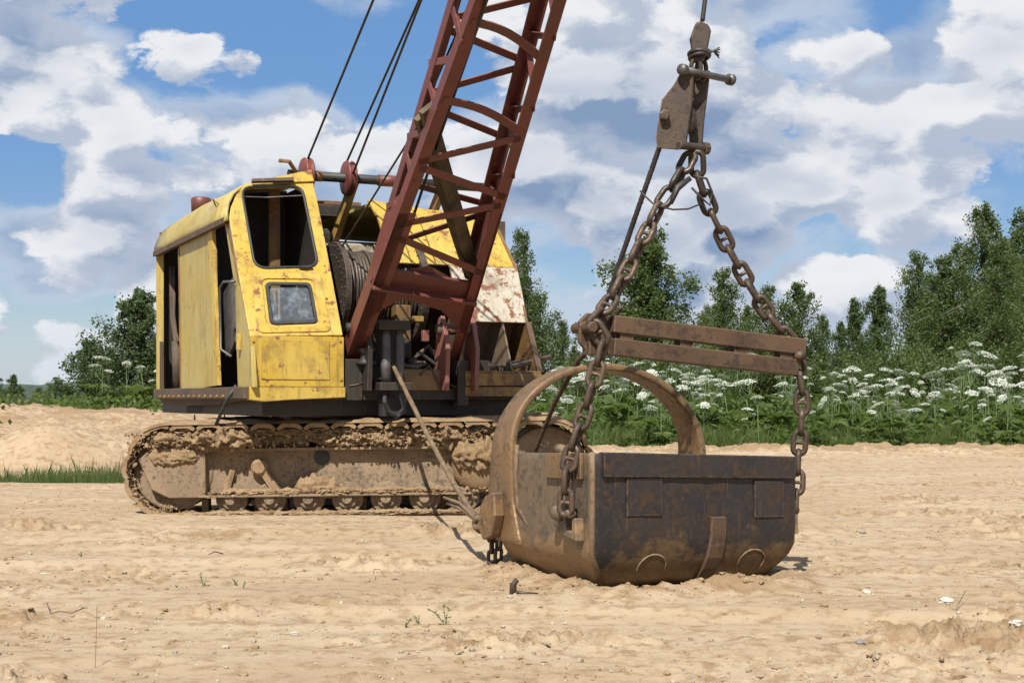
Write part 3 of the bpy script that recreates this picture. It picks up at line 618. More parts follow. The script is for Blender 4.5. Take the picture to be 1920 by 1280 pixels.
# --- winch drum
def ring(mb, c, ax, R, r, seg=48, sides=6):
    u = ax.orthogonal().normalized(); w = ax.cross(u)
    mb.tube([c+(u*math.cos(a)+w*math.sin(a))*R for a in np.linspace(0, 2*math.pi, seg, endpoint=False)], r, sides, closed=True)
DC = H(-.85, 0, 2.0)
mb = MB(); mb.lathe(DC+HR*1.0, HR, [(.30,0),(.30,.72)], 40); dr_o = mb.build('winch_drum', M['drum'], EX, True)
for (r0, th, R) in [(.97,.05,.44),(1.70,.06,.46)]:
    mb = MB(); mb.lathe(DC+HR*r0, HR, [(.30,0),(R,.0),(R,th),(.30,th)], 48); fo = mb.build('flange', M['drum'], dr_o)
    mb = MB()
    for rr in (R-.035, R-.12):
        for a in np.linspace(0, 2*math.pi, 30, endpoint=False):
            c = DC+HR*(r0)+(HF*math.cos(a)+UP*math.sin(a))*rr
            mb.lathe(c, -HR, [(.009,0),(.009,.006),(.004,.010)], 6)
            c = DC+HR*(r0+th)+(HF*math.cos(a)+UP*math.sin(a))*rr; mb.lathe(c, HR, [(.009,0),(.009,.006),(.004,.010)], 6)
    mb.build('rivet', M['grey'], dr_o)['kind'] = 'stuff'
mb = MB()
for k in range(21): ring(mb, DC+HR*(1.04+k*.0315), HR, .345+(.015 if k % 5 == 2 else 0), .016)
mb.build('wound_rope', M['drum'], dr_o, True)
mb = MB(); ring(mb, H(-1.5,1.2,2.1), HR, .33, .05); mb.lathe(H(-1.5,.95,2.2), HR, [(.2,0),(.34,.02),(.34,.06),(.2,.08)], 30); mb.build('gear', M['dark'], EX, True)
mb = MB(); mb.lathe(H(-1.5,1.12,2.5), UP, [(.05,0),(.05,.09),(.02,.14)], 14); hbox(mb, -1.75, -1.4, 1.0, 1.7, 2.0, 2.5); mb.build('brake_box', M['white_rust'], EX, bevel=.02)
# --- gantry shaft with sheaves behind the cab
GD = 13.5
g0 = P(560, 328, 13.2); g1 = g0+HR*1.9
gm = MB(); gm.cyl(g0-HR*.1, g1, .045, 16); ga = gm.build('gantry_shaft', M['dark'], EX, True)
mb = MB(); mb.cyl(g0+HR*.78, g0+HR*1.05, .055, 16); mb.build('red_sleeve', M['red'], ga, True)
mb = MB(); mb.cyl(g0+HR*.13, g0+HR*.22, .05, 16); mb.build('worn_sleeve', M['yellow_rust'], ga, True)
def gsheave(t):
    mb = MB(); mb.lathe(g0+HR*t, HR, [(.06,0),(.155,.005),(.165,.02),(.12,.045),(.165,.07),(.155,.085),(.06,.09)], 30); mb.build('gantry_sheave', M['red'], ga, True)
gsheave(.03); gsheave(.44)
mb = MB()
for r, ff in [(0.9,-1.3),(1.75,-1.3)]:
    mb.beam(H(ff-.9,r,1.1), g0+HR*(.55 if r < 1 else 1.45), .07, .07)
mb.tube([g0+HR*.0-UP*.01, g0+UP*.10-HF*-.1-HR*.12, g0+UP*.12-HR*.18], .02, 8); mb.build('gantry_leg', M['yellow_rust'], ga)
# --- boom
PH = math.radians(40.5); BD = HF*math.cos(PH)+UP*math.sin(PH); BN = -HF*math.sin(PH)+UP*math.cos(PH)
BF = H(.05, .865, 1.497); UD = .36
def LO(x, y): return on_plane(x, y, BF, BN)
def HI(x, y): return on_plane(x, y, BF+BN*UD, BN)
xl = lambda y: 891-.36*y
xr = lambda y: 1063-.3*y
ul = lambda y: 840-.295*y
ur = lambda y: 1018-.2625*y
def ll(y): return LO(xl(y), y)
def lr(y): return LO(xr(y), y)
def hl(y): return HI(ul(y), y)
def hr(y): return HI(ur(y), y)
tipC = (ll(0)+lr(0))/2+BD*3.4
bm_ = MB()
# solid tapered feet: plates on either side of the lower end
for a, up_, sx in [(ll, hl, -1), (lr, hr, 1)]:
    p = [a(690)-BD*.05, a(640)+BN*.03, up_(430), up_(395), a(395), a(500)]
    q = [a(690)-BD*.05-BN*.02, a(640)-BN*.02, a(500), a(395), up_(395), up_(440), a(625)+BN*.09]
    bm_.plate([[a(685), a(560), a(400), up_(398), up_(425), a(640)+BN*.10]], HR*.03*(1 if sx < 0 else -1))
# cross beam with arched gussets
cl, cr = ll(522), lr(552)
bm_.beam(cl+BN*.05, cr+BN*.05, .17, .03, BN)
bm_.beam(cl-BD*.085+BN*.01, cr-BD*.085+BN*.01, .025, .11, BN)
bm_.plate([[ll(543), lr(572), lr(632), lr(606)-HR*.16, lr(584)-HR*.30, ll(558)+HR*.30, ll(580)+HR*.16, ll(612)]], BN*.015)
bm_.plate([[cl+BN*.04-BD*.02, cr+BN*.04-BD*.02, (cl+cr)/2+BN*.12+BD*.12]], BD*.01)
bo = bm_.build('boom', M['red'], EX, bevel=.004, label='red lattice boom')
def long(a, y0, tip):
    return a(y0), tip
def chord(p, q, up, side, w=.095, nm='chord'):
    mb = MB(); mb.angle(p, q, w, up, side, .014); mb.build(nm, M['red'], bo)
tl, tr = tipC-HR*.26, tipC+HR*.26
chord(ll(680), ll(-70), BN, HR); chord(lr(680), lr(-70), BN, -HR); chord(ll(-70), tl, BN, HR); chord(lr(-70), tr, BN, -HR)
chord(hl(425), hl(-110), -BN, HR); chord(hr(480), hr(-110), -BN, -HR); chord(hl(-110), tl+BN*.26, -BN, HR); chord(hr(-110), tr+BN*.26, -BN, -HR)
mb = MB(); mb.angle(ll(680)-HR*.002, ll(400), .15, BN, HR, .016); mb.build('foot_stiffener', M['red'], bo)
def brace(p, q, w, bend=None, up=None):
    mb = MB(); up = up or BN
    if bend:
        n = 8; pts = [p+(q-p)*(i/n)+Vector(bend)*math.sin(math.pi*i/n) for i in range(n+1)]
        for i in range(n): mb.beam(pts[i], pts[i+1]+(pts[i+1]-pts[i])*.02, w, .016, up)
        for i in range(n): mb.beam(pts[i]+up*w*.35, pts[i+1]+up*w*.35+(pts[i+1]-pts[i])*.02, .012, w*.7, up)
    else: mb.angle(p, q, w, up, (q-p).cross(up), .010)
    mb.build('brace', M['red'], bo)
def ext(side_lo, y): return side_lo(y)
for (y0, y1, b) in [(40,117,(0,0,.06)), (187,251,(0,0,.05)), (319,376,None), (309,265,None), (428,391,None), (448,518,None)]:
    brace(ll(y0)+HR*.03, lr(y1)-HR*.03, .062, b)
for (y0, y1) in [(59,122), (184,133), (200,264), (344,389), (44,2), (471,407)]:
    brace(hl(y0)+HR*.03, hr(y1)-HR*.03, .058)
# side lacing
for (yu, yl) in [(125,116), (145,212), (262,250), (281,340), (393,372), (0,84)]: brace(hl(yu), ll(yl), .05, None, HR)
for (yu, yl) in [(59,64), (81,181), (200,197), (209,312), (328,323), (341,400), (-60,50)]: brace(hr(yu), lr(yl), .05, None, -HR)
# the rest of the boom, above the frame of the picture
for k in range(1, 6):
    t0, t1 = (k-1)/5, k/5
    A, B_ = ll(-70), lr(-70); pl0, pl1 = A+(tl-A)*t0, A+(tl-A)*t1; pr0, pr1 = B_+(tr-B_)*t0, B_+(tr-B_)*t1
    brace(pl0, pr1, .06); brace(pr1, pl1, .06)
mb = MB(); mb.beam(tl-HR*.04+BN*.1, tr+HR*.04+BN*.1, .12, .3, BN); mb.build('boom_head', M['red'], bo)
mb = MB(); mb.lathe(tipC-HR*.05+BD*.18+BN*.08, HR, [(.08,0),(.26,.01),(.28,.03),(.22,.05),(.28,.07),(.26,.09),(.08,.1)], 36); mb.build('head_sheave', M['red'], bo, True)
# --- crawler
def crawler(Y0, Y1, name):
    near = Y0 < 13
    cx, hl_, R, n = -1.32, 1.64, .40, 39
    per = 4*hl_+2*math.pi*R
    def path(s):
        s %= per
        if s < 2*hl_: return Vector((cx-hl_+s, 0, 2*R)), 0.0
        s -= 2*hl_
        if s < math.pi*R: a = s/R; return Vector((cx+hl_+R*math.sin(a), 0, R+R*math.cos(a))), a
        s -= math.pi*R
        if s < 2*hl_: return Vector((cx+hl_-s, 0, 0)), math.pi
        s -= 2*hl_; a = math.pi+s/R; return Vector((cx-hl_+R*math.sin(a), 0, R+R*math.cos(a))), a
    w = Y1-Y0
    fr = MB(); yf = Y0+.17
    fr.plate([[(-2.72,yf,.58),(-.42,yf,.58),(-.20,yf,.50),(-.15,yf,.40),(-.20,yf,.25),(-.42,yf,.17),(-2.72,yf,.17)]], (0,.03,0))
    fr.hexa([(-2.72,yf-.10,.565),(-.4,yf-.10,.565),(-.4,yf+.4,.565),(-2.72,yf+.4,.565),(-2.72,yf-.10,.59),(-.4,yf-.10,.59),(-.4,yf+.4,.59),(-2.72,yf+.4,.59)])
    fr.hexa([(-2.72,yf-.12,.165),(-.35,yf-.12,.165),(-.35,yf+.4,.165),(-2.72,yf+.4,.165),(-2.72,yf-.12,.185),(-.35,yf-.12,.185),(-.35,yf+.4,.185),(-2.72,yf+.4,.185)])
    fr.hexa([(-2.9,yf+.06,.2),(-.3,yf+.06,.2),(-.3,Y1-.15,.2),(-2.9,Y1-.15,.2),(-2.9,yf+.06,.56),(-.3,yf+.06,.56),(-.3,Y1-.15,.56),(-2.9,Y1-.15,.56)])
    c = fr.build(name, M['frame'], EX, bevel=.005)
    # one shoe: plate with two raised pads and a guide horn
    sh = MB(); pw = per/n*.97
    def bx(x0,x1,y0,y1,z0,z1): sh.hexa([(x0,y0,z0),(x1,y0,z0),(x1,y1,z0),(x0,y1,z0),(x0,y0,z1),(x1,y0,z1),(x1,y1,z1),(x0,y1,z1)])
    sh.plate([[(-pw/2,0,-.035),(-pw*.36,0,-.005),(-pw*.18,0,.012),(pw*.18,0,.012),(pw*.36,0,-.005),(pw/2,0,-.035),(pw*.42,0,-.055),(pw*.2,0,-.03),(-pw*.2,0,-.03),(-pw*.42,0,-.055)]], (0,w,0))
    bx(-.03,.03,w*.40,w*.60,-.14,-.03)
    me = sh.mesh('shoe', M['mud'])
    for k in range(n):
        p, a = path((k+.5)*per/n); o = link('shoe', me, c)
        jz = random.uniform(-.007, .007) if p.z > .6 else 0
        o.location = Vector((p.x, Y0, p.z+jz))-root_loc(EX); o.rotation_euler = (0, a, random.uniform(-.012, .012))
    if True:
        rm = MB(); rm.lathe((0,0,0), (0,1,0), [(.045,-.03),(.05,.0),(.085,.005),(.09,.03),(.135,.035),(.14,.05),(.14,.10),(.125,.11),(.125,.3)], 28)
        rme = rm.mesh('roller', M['frame'], smooth=False)
        for k in range(7):
            o = link('roller', rme, c); o.location = Vector((-2.45+k*.338, yf-.07, .145))-root_loc(EX); o.rotation_euler = (0, k*.7, 0)
    for X in (-2.96, .32):
        mb = MB(); mb.lathe((X,Y0+.10,.40), (0,1,0), [(.06,-.02),(.10,0),(.12,.03),(.30,.05),(.33,.05),(.345,.06),(.345,.32),(.33,.33),(.1,.36)], 36); mb.build('idler_wheel' if X < 0 else 'drive_sprocket', M['frame'], c)
    if near:
        # end plate with a coat of mud, boss, braces
        mb = MB(); ye = Y0+.06
        mb.plate([[(-3.24,ye,.50),(-3.14,ye,.59),(-2.66,ye,.59),(-2.66,ye,.165),(-2.98,ye,.165),(-3.13,ye,.24)]], (0,.10,0)); mb.build('end_plate', M['frame'], c, bevel=.008)
        mb = MB(); mb.lathe((-.28,yf-.02,.42), (0,-1,0), [(.24,0),(.24,.05),(.20,.08),(.14,.12),(.05,.13)], 28); mb.build('drive_boss', M['mud'], c, True)
        mb = MB(); mb.beam((-2.18,yf-.03,.42), (-2.04,yf-.06,.2), .06, .07); mb.lathe((-2.2,yf,.42), (0,-1,0), [(.075,0),(.075,.06),(.05,.09)], 18); mb.build('tensioner', M['mud'], c)
        mb = MB(); mb.beam((-2.45,yf-.02,.40), (-2.5,yf-.06,.19), .08, .03); mb.build('frame_rib', M['mud'], c)
        mb = MB(); mb.lathe((-1.66,yf+.005,.50), (0,-1,0), [(.07,0),(.07,.012)], 20); mb.build('hole_shade_disc', M['rubber'], c)  # black disc paints the shade of a hole; the plate is not cut
        # caked mud: heaped ribbons along the frame
        def ribbon(x0, x1, yb, zb, w_, h_, seed, dens=1.0):
            n_ = int((x1-x0)/.012); m_ = 22; rows = []
            for i in range(n_+1):
                X = x0+(x1-x0)*i/n_; env = min(1, 4*min(i, n_-i)/n_*2+.05); row = []
                prof_ = (.68+.75*float(fbm(np.array([X*2.6+seed]), np.array([seed*1.0]), 4)[0]))*env
                for j in range(m_+1):
                    a = math.pi*j/m_; nn = float(fbm(np.array([X*13+seed]), np.array([j*.38+seed]), 5, .7)[0]); k = max(.05, prof_)*(1+1.2*nn)
                    row.append((X+.015*nn, yb-math.sin(a)*w_*k, zb+math.cos(a)*h_*k))
                rows.append(row)
            return rows
        mb = MB(); mb.grid(ribbon(-3.22,-2.15,yf-.06,.67,.18,.13,1)); mb.grid(ribbon(-2.2,-1.75,yf+.02,.66,.10,.09,6)); mb.grid(ribbon(-1.8,-.1,yf-.02,.67,.17,.12,2)); mb.grid(ribbon(-2.68,-.38,yf-.06,.20,.075,.045,3)); mb.grid(ribbon(-3.3,.1,yf-.04,.735,.12,.05,12)); mb.grid(ribbon(-3.3,.2,Y0+.01,.02,.07,.035,15)); mb.grid(ribbon(-3.16,-2.7,Y0+.06,.53,.035,.10,17)); mb.grid(ribbon(-1.9,-1.5,yf-.03,.24,.08,.12,8)); mb.grid(ribbon(-.52,.0,yf-.12,.50,.11,.17,4))
        mud = mb.build('caked_mud', M['mud'], c, True); mud['kind'] = 'stuff'
        pts = []; 
        for k in range(1500):
            X = random.uniform(-3.35, .0); t = random.random()
            if t < .55: q = (X, yf-.06-random.uniform(0,.10), .60+random.uniform(-.01,.15))
            elif t < .78: q = (X if X > -2.7 else X+1.2, yf-.06-random.uniform(0,.06), .19+random.uniform(0,.03))
            else:
                a = random.uniform(math.pi*.95, math.pi*1.9); q = (-2.96+.36*math.sin(a)+random.uniform(-.05,.05), Y0+random.uniform(0,.1), .40+.36*math.cos(a)+random.uniform(-.05,.05))
            pts.append(q)
        sz = np.clip(rng.lognormal(-4.9, .5, len(pts)), .004, .022)
        d = (1+.45*rng.uniform(-1,1,(len(pts),12,1)))*rng.uniform(.6,1.5,(len(pts),1,3)); v = IV[None]*d*sz[:,None,None]+np.array(pts)[:,None,:]-np.array(root_loc(EX))
        f = IF[None]+(np.arange(len(pts))*12)[:,None,None]
        o = link('mud_lumps', fast_mesh('mud_lumps', v.reshape(-1,3), f.reshape(-1,3), M['mud']), c); o['kind'] = 'stuff'
    # mud lying on the top run
    n_ = 260; rows = []
    for i in range(n_+1):
        X = cx-hl_-.25+(2*hl_+.5)*i/n_; drop = .0 if abs(X-cx) < hl_ else -.08*((abs(X-cx)-hl_)/.25)**2
        rows.append([(X, Y0-.01+w*j/14, .80+drop+.030*(1+1.3*float(fbm(np.array([X*4.+Y0]), np.array([j*.35]), 4, .6)[0]))*(1 if 0 < j < 14 else .0)) for j in range(15)])
    mb = MB(); mb.grid(rows); o = mb.build('mud_on_track', M['mud'], c, True); o['kind'] = 'stuff'
    return c
for y0 in (12.30, 14.30): crawler(y0, y0+.62, 'crawler_track').rotation_euler = (0, -.013, 0)
mb = MB(); mb.hexa([(-2.3,12.8,.35),(-.4,12.8,.35),(-.4,14.4,.35),(-2.3,14.4,.35),(-2.1,12.8,.68),(-.6,12.8,.68),(-.6,14.4,.68),(-2.1,14.4,.68)]); mb.build('undercarriage', M['brown'], EX)
mb = MB(); mb.lathe((-1.40,13.55,.66), UP, [(.78,0),(.78,.06),(.72,.07),(.72,.14),(.80,.15),(.80,.24)], 48); mb.build('turntable', M['dark'], EX)
mb = MB(); hbox(mb, -.75, -.35, .55, 1.95, .84, .90); hbox(mb, -.8, -.3, .5, 2.0, .94, 1.0); mb.build('slew_beam', M['brown'], EX, bevel=.006)
def smallchain(p, n, parent):
    for k in range(n):
        mb = MB(); c = Vector(p)-UP*k*.035; a = HR if k % 2 else HF
        mb.tube([c+a*.012*math.cos(t)+UP*.025*math.sin(t) for t in np.linspace(0, 2*math.pi, 10, endpoint=False)], .005, 5, closed=True); mb.build('hanging_link', M['dark'], parent)
smallchain(P(365,782,14.0), 4, EX); smallchain(P(421,780,13.8), 4, EX)
# ---------------------------------------------------------------- timber leaning in the boom
tb = MB(); a = (LO(790,215)+HI(790,215))/2; b = (LO(884,512)+HI(884,512))/2-BN*.02
tb.beam(a, b, .13, .055, HF); tb.beam(a+HR*.0-HF*-.058+BD*.05, b+HF*.058-BD*.02, .12, .05, HF)
tag(tb.build('timber', M['wood'], None, bevel=.006), 'weathered grey timber post leaning inside the red lattice boom', 'timber')
# ---------------------------------------------------------------- bucket
BW, BH, BT = 1.26, .735, 1.06
bl3 = Vector((BL[0], BL[1], 0)); bm3 = Vector((BM[0], BM[1], 0)).normalized(); bs3 = Vector((BS[0], BS[1], 0)).normalized()
def Bk(l, s, z): return bl3+bm3*l+bs3*s+UP*(z-(.036*s+.033*l)*min(1, max(0, z/BH)))
def inset(z): return .15*max(0, 1-z/.22)**1.1 if z < .22 else 0.0
BK = empty('drag_bucket', Bk(.5, BW/2, 0), 'rusty dark steel dragline bucket with round arch, resting on the sand', 'bucket')
prof = [(0,.735),(0,.66),(0,.58),(0,.50),(0,.43),(0,.37),(.003,.30),(.010,.24),(.026,.18),(.055,.125),(.10,.075),(.155,.035),(.22,.012),(.32,.0),(.6,0),(.8,0),(1.0,0),(1.14,.0)]
mb = MB(); rows = []
for (l, z) in prof:
    e = inset(z); n = 24
    rows.append([Bk(l-.0, e+(BW-2*e)*j/n, z)+bm3*(.006*float(pnoise(j*.5, z*7))-.012*math.sin(math.pi*j/n)) for j in range(n+1)])
mb.grid(rows); sh = mb.build('rear_shell', M['bucket'], BK, True)
def solid(o, t, off):
    m = o.modifiers.new('solid', 'SOLIDIFY'); m.thickness = t; m.offset = off
    m = o.modifiers.new('bevel', 'BEVEL'); m.width = .004; m.segments = 1; m.limit_method = 'ANGLE'
solid(sh, .03, 0)
def zbot(l):
    for i in range(len(prof)-1):
        if prof[i][0] <= l <= prof[i+1][0] and prof[i+1][0] > prof[i][0]:
            t = (l-prof[i][0])/(prof[i+1][0]-prof[i][0]); return prof[i][1]+(prof[i+1][1]-prof[i][1])*t
    return 0.0
for side in (0, 1):
    mb = MB(); rows = []
    for l in [.0,.003,.010,.026,.055,.10,.155,.22,.32,.40,.6,.8,1.0,1.12]:
        zb = zbot(l) if l > 0 else .40; row = []
        for k in range(15):
            z = zb+(BH-zb)*k/14; e = inset(z); front = l-(.14*(k/14) if l > 1.0 else 0)
            row.append(Bk(front, e if side == 0 else BW-e, z))
        rows.append(row)
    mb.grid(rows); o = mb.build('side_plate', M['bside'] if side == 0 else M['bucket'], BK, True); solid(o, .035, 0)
# arch over the mouth
def arch_pt(t):           # t 0..1 along the hoop from the left foot to the right foot
    if t < .22: return (-.012, .20+(BH-.2)*t/.22)
    if t > .78: return (BW+.012, .20+(BH-.2)*(1-t)/.22)
    a = math.pi*(1-(t-.22)/.56); return (BW/2+(BW/2+.012)*math.cos(a), BH+.52*math.sin(a)**.92)
mb = MB(); rows = []
n = 60
for i in range(n+1):
    t = i/n; s, z = arch_pt(t); foot = 1-min(1, max(0, (z-.5)/.5)); lc = 1.03+.02*foot; w = .105+.055*foot
    lo = .0 if z > .45 else .10*(.45-z)/.25
    row = [Bk(lc+w*(k/5*2-1)-lo, s, z) for k in range(6)]
    rows.append(row)
mb.grid(rows); ar = mb.build('arch', M['arch'], BK, True); solid(ar, .04, 0)
# rim, corner weld, patches, strap, wear rings
def rear(s0, s1, z0, z1, out, name, mat, n=10, bev=.004):
    mb = MB(); g1, g2 = [], []
    pl = [(l, z) for (l, z) in prof if z0 < z < z1]
    zs = sorted(set([z0, z1]+[z for l, z in pl]), reverse=True)
    def lz(z):
        for i in range(len(prof)-1):
            if prof[i+1][1] <= z <= prof[i][1]:
                d = prof[i][1]-prof[i+1][1]; t = (prof[i][1]-z)/d if d else 0
                nl = Vector((prof[i+1][1]-prof[i][1], -(prof[i+1][0]-prof[i][0]))).normalized()   # outward (l, z)
                return prof[i][0]+(prof[i+1][0]-prof[i][0])*t, nl
        return 0, Vector((-1, 0))
    for z in zs:
        l, nl = lz(z); q1 = []; q2 = []
        for j in range(n+1):
            s = s0(z)+(s1(z)-s0(z))*j/n if callable(s0) else s0+(s1-s0)*j/n
            sag = -.012*math.sin(math.pi*s/BW)
            q1.append(Bk(l-.002+sag, s, z)+bm3*nl.x*(.017+out)+UP*nl.y*(.017+out)); q2.append(Bk(l+.02+sag, s, z))
        g1.append(q1); g2.append(q2)
    m = len(zs); mb.grid(g1); b1 = 0; b2 = len(mb.v); mb.grid(g2); w = n+1
    for i in range(m-1):
        mb.f.append((i*w, (i+1)*w, b2+(i+1)*w, b2+i*w)); mb.f.append((i*w+n, b2+i*w+n, b2+(i+1)*w+n, (i+1)*w+n))
    for j in range(n):
        mb.f.append((j, b2+j, b2+j+1, j+1)); mb.f.append(((m-1)*w+j, (m-1)*w+j+1, b2+(m-1)*w+j+1, b2+(m-1)*w+j))
    return mb.build(name, mat, BK, False, bev)
rear(.05, BW-.005, .615, .742, .020, 'rim_band', M['bucket'])
rear(.19, .40, .41, .612, .007, 'patch_plate', M['bucket']); rear(.985, 1.18, .39, .60, .007, 'patch_plate', M['bucket'])
rear(lambda z: .70-.10*max(0, .3-z), lambda z: .795-.10*max(0, .3-z), .055, .40, .016, 'wear_strap', M['spread'], 3)
mb = MB(); hbx = [Bk(.05,-.02,.735), Bk(.45,-.02,.735), Bk(.45,-.02,.60), Bk(.05,-.02,.60)]; mb.plate([hbx], -bs3*.022); mb.build('rim_band', M['arch'], BK, bevel=.005)
mb = MB(); mb.tube([Bk(-.005, .0, .74), Bk(-.007, .0, .6), Bk(-.007, .0, .45), Bk(-.002, inset(.30), .30), Bk(.008, inset(.22), .22), Bk(.05, inset(.125), .125), Bk(.15, inset(.035), .035)], [.014,.015,.014,.016,.017,.018,.02], 8); mb.build('corner_weld', M['weld'], BK, True)
mb = MB(); mb.tube([Bk(.84,-.022,.78), Bk(.86,-.022,.6), Bk(.84,-.02,.42), Bk(.70,-.0,.30), Bk(.62,.05,.14)], [.012,.014,.014,.018,.012], 8); mb.build('seam_weld', M['weld'], BK, True)
def wear_ring(s, z, r):
    mb = MB(); pts = []
    for a in np.linspace(0, 2*math.pi, 40, endpoint=False):
        zz = z+r*math.sin(a)*.9; l = 0
        for i in range(len(prof)-1):
            if prof[i+1][1] <= zz <= prof[i][1]: l = prof[i][0]+(prof[i+1][0]-prof[i][0])*(prof[i][1]-zz)/max(1e-6, prof[i][1]-prof[i+1][1])
        pts.append(Bk(l-.018, s+r*math.cos(a), zz)+bm3*(-.012*math.sin(math.pi*s/BW)))
    mb.tube(pts, [.003+.003*random.random() for _ in pts], 6, closed=True); mb.build('weld_ring', M['weld'], BK, True)
wear_ring(.37, .125, .085); wear_ring(1.0, .13, .085)
# hook bracket that takes the hoist chain, one on either side
for s, d in ((-.018, -1), (BW+.018, 1)):
    q = bs3*d
    mb = MB(); mb.plate([[Bk(.20,s,.47), Bk(.17,s,.30), Bk(.04,s,.28), Bk(.05,s,.40), Bk(.085,s,.40), Bk(.09,s,.33), Bk(.15,s,.335), Bk(.165,s,.47)]], q*.055); mb.build('hook_bracket', M['bside'], BK, bevel=.008)
    mb = MB(); mb.cyl(Bk(.24,s,.42)+q*.04, Bk(.07,s,.42)+q*.06, .024, 14); mb.lathe(Bk(.25,s,.42)+q*.04, bm3, [(.045,-.03),(.05,.0),(.045,.03)], 14); mb.build('hook_pin', M['bside'], BK, True)
# drag lugs at the mouth, with cutting lip and teeth
for s, d in ((-.03, -1), (BW+.03, 1)):
    mb = MB(); mb.plate([[Bk(1.00,s,.50), Bk(1.12,s,.47), Bk(1.19,s,.40), Bk(1.22,s,.28), Bk(1.15,s,.20), Bk(1.04,s,.23), Bk(.98,s,.36)]], bs3*d*.07); mb.build('drag_lug', M['arch'], BK, bevel=.012)
for k in range(5):
    s = .22+k*.205; mb = MB(); mb.hexa([Bk(1.08,s-.045,.0), Bk(1.08,s+.045,.0), Bk(1.30,s+.025,.015), Bk(1.30,s-.025,.015), Bk(1.08,s-.045,.06), Bk(1.08,s+.045,.06), Bk(1.30,s+.02,.03), Bk(1.30,s-.02,.03)]); mb.build('tooth', M['arch'], BK, bevel=.006)
mb = MB(); pts = []
for i in range(16):
    pts.append([Bk(.24+i*.055, .26+(BW-.52)*j/12, .03+.08*math.sin(math.pi*j/12)*math.sin(math.pi*min(1, i/15+.2))+.03*float(pnoise(i*.6, j*.7))) for j in range(13)])
mb.grid(pts); o = mb.build('sand_inside', M['mud'], BK, True)
# ---------------------------------------------------------------- chains
def link_mesh(length, width, r, mat, stud=True):
    mb = MB(); R = width/2-r; hl = length/2-r-R; pts = []
    for a in np.linspace(-math.pi/2, math.pi/2, 9): pts.append((hl+R*math.cos(a), R*math.sin(a), 0))
    for a in np.linspace(math.pi/2, 3*math.pi/2, 9): pts.append((-hl+R*math.cos(a), R*math.sin(a), 0))
    mb.tube(pts, r, 8, closed=True)
    if stud: mb.tube([(0,-R,0),(0,R,0)], r*.62, 8)
    return mb.mesh('link', mat, smooth=True)
LM = link_mesh(.164, .100, .0165, M['chain']); LD = link_mesh(.164, .100, .0165, M['dchain'], False); LS = link_mesh(.10, .062, .011, M['chain'], False)
def chain(pts, label, pitch=.116, me=LM, roll=0.0, first=None, nfirst=0, jit=.12):
    pts = [Vector(p) for p in pts]; cum = [0]
    for i in range(len(pts)-1): cum.append(cum[-1]+(pts[i+1]-pts[i]).length)
    n = max(1, round(cum[-1]/pitch)); root = empty('chain', pts[-1], label, 'chain')
    def at(s):
        for i in range(len(pts)-1):
            if s <= cum[i+1] or i == len(pts)-2: return pts[i]+(pts[i+1]-pts[i])*((s-cum[i])/(cum[i+1]-cum[i]))
    for k in range(n):
        a, b = at(k*cum[-1]/n), at((k+1)*cum[-1]/n); d = (b-a).normalized(); c = (a+b)/2
        y = Vector((d.z, 0, -d.x)); y = (y-d*y.dot(d)).normalized(); z = d.cross(y)      # y lies in the picture plane of the hang
        m = Matrix((d, y, z)).transposed(); m = m @ Matrix.Rotation(roll+(math.pi/2 if k % 2 else 0)+random.uniform(-jit, jit), 3, 'X')
        o = link('link', first if (first and k < nfirst) else me, root); o.matrix_local = Matrix.Translation(c-pts[-1]) @ m.to_4x4()
    return root
hkL = Bk(.10,-.10,.42); hkR = Bk(.10,BW+.085,.43)
SL = P(1103,622,7.46); SR = P(1494,668,8.0); TOP = P(1300,278,7.80)
chain([TOP+Vector((-.01,0,-.03)), P(1272,335,7.75), P(1236,388,7.7), P(1190,480,7.62), P(1143,570,7.5), SL+Vector((.0,-.06,.03))], 'rusty stud chain running from the hanging block to the hooked end of the spreader bar', me=LM, first=LD, nfirst=3, roll=.5)
chain([TOP+Vector((.02,.0,-.03)), P(1308,332,7.82), P(1330,390,7.85), P(1368,470,7.9), P(1420,560,7.95), P(1487,648,8.0)], 'rusty stud chain running from the hanging block to the plain end of the spreader bar', me=LM, first=LD, nfirst=3, roll=.2)
chain([P(1112,606,7.40), P(1133,640,7.40), P(1120,690,7.39), P(1098,770,7.38), P(1070,850,7.36), P(1062,895,7.35), hkL], 'rusty stud chain from spreader bar down to the hook on the dusty bucket side', me=LM, roll=.35)
chain([P(1492,662,8.0), P(1503,720,8.0), P(1504,790,8.0), P(1497,850,8.0), hkR+Vector((.0,-.02,-.02))], 'rusty chain from spreader bar down to the bucket beside the dark rear plate', me=LM, roll=.2)
# ---------------------------------------------------------------- spreader bar
SB = empty('spreader_bar', (SL+SR)/2, 'rusty double steel spreader bar hanging level between the two hoist chains', 'spreader bar')
d = (SR-SL).normalized(); dep = Vector((-d.y, d.x, 0)).normalized()
for z0, nm in ((.055, 'bar'), (-.065, 'bar')):
    off = -.05 if z0 < 0 else .0
    mb = MB(); mb.beam(SL+UP*z0+d*.13, SR+UP*z0+d*(.03+off), .10, .090); mb.build(nm, M['spread'], SB, bevel=.006)
for t in (.16, .44, .70, .93):
    mb = MB(); c = SL+(SR-SL)*t; mb.beam(c-UP*.03, c+UP*.022, .07, .08, d); mb.build('spacer', M['spread'], SB)
mb = MB(); mb.plate([[SL+UP*.10+d*.0, SL+UP*.10+d*.16, SL-UP*.11+d*.16, SL-UP*.11-d*.0, SL-UP*.06-d*.05, SL+UP*.05-d*.05]], dep*.03); mb.cyl(SL-dep*.10-d*.02+UP*.02, SL+dep*.12-d*.02+UP*.02, .028, 14); mb.beam(SL-UP*.12+d*.02, SL-UP*.02+d*.02, .09, .07, d); mb.build('end_shackle', M['spread'], SB, bevel=.006)
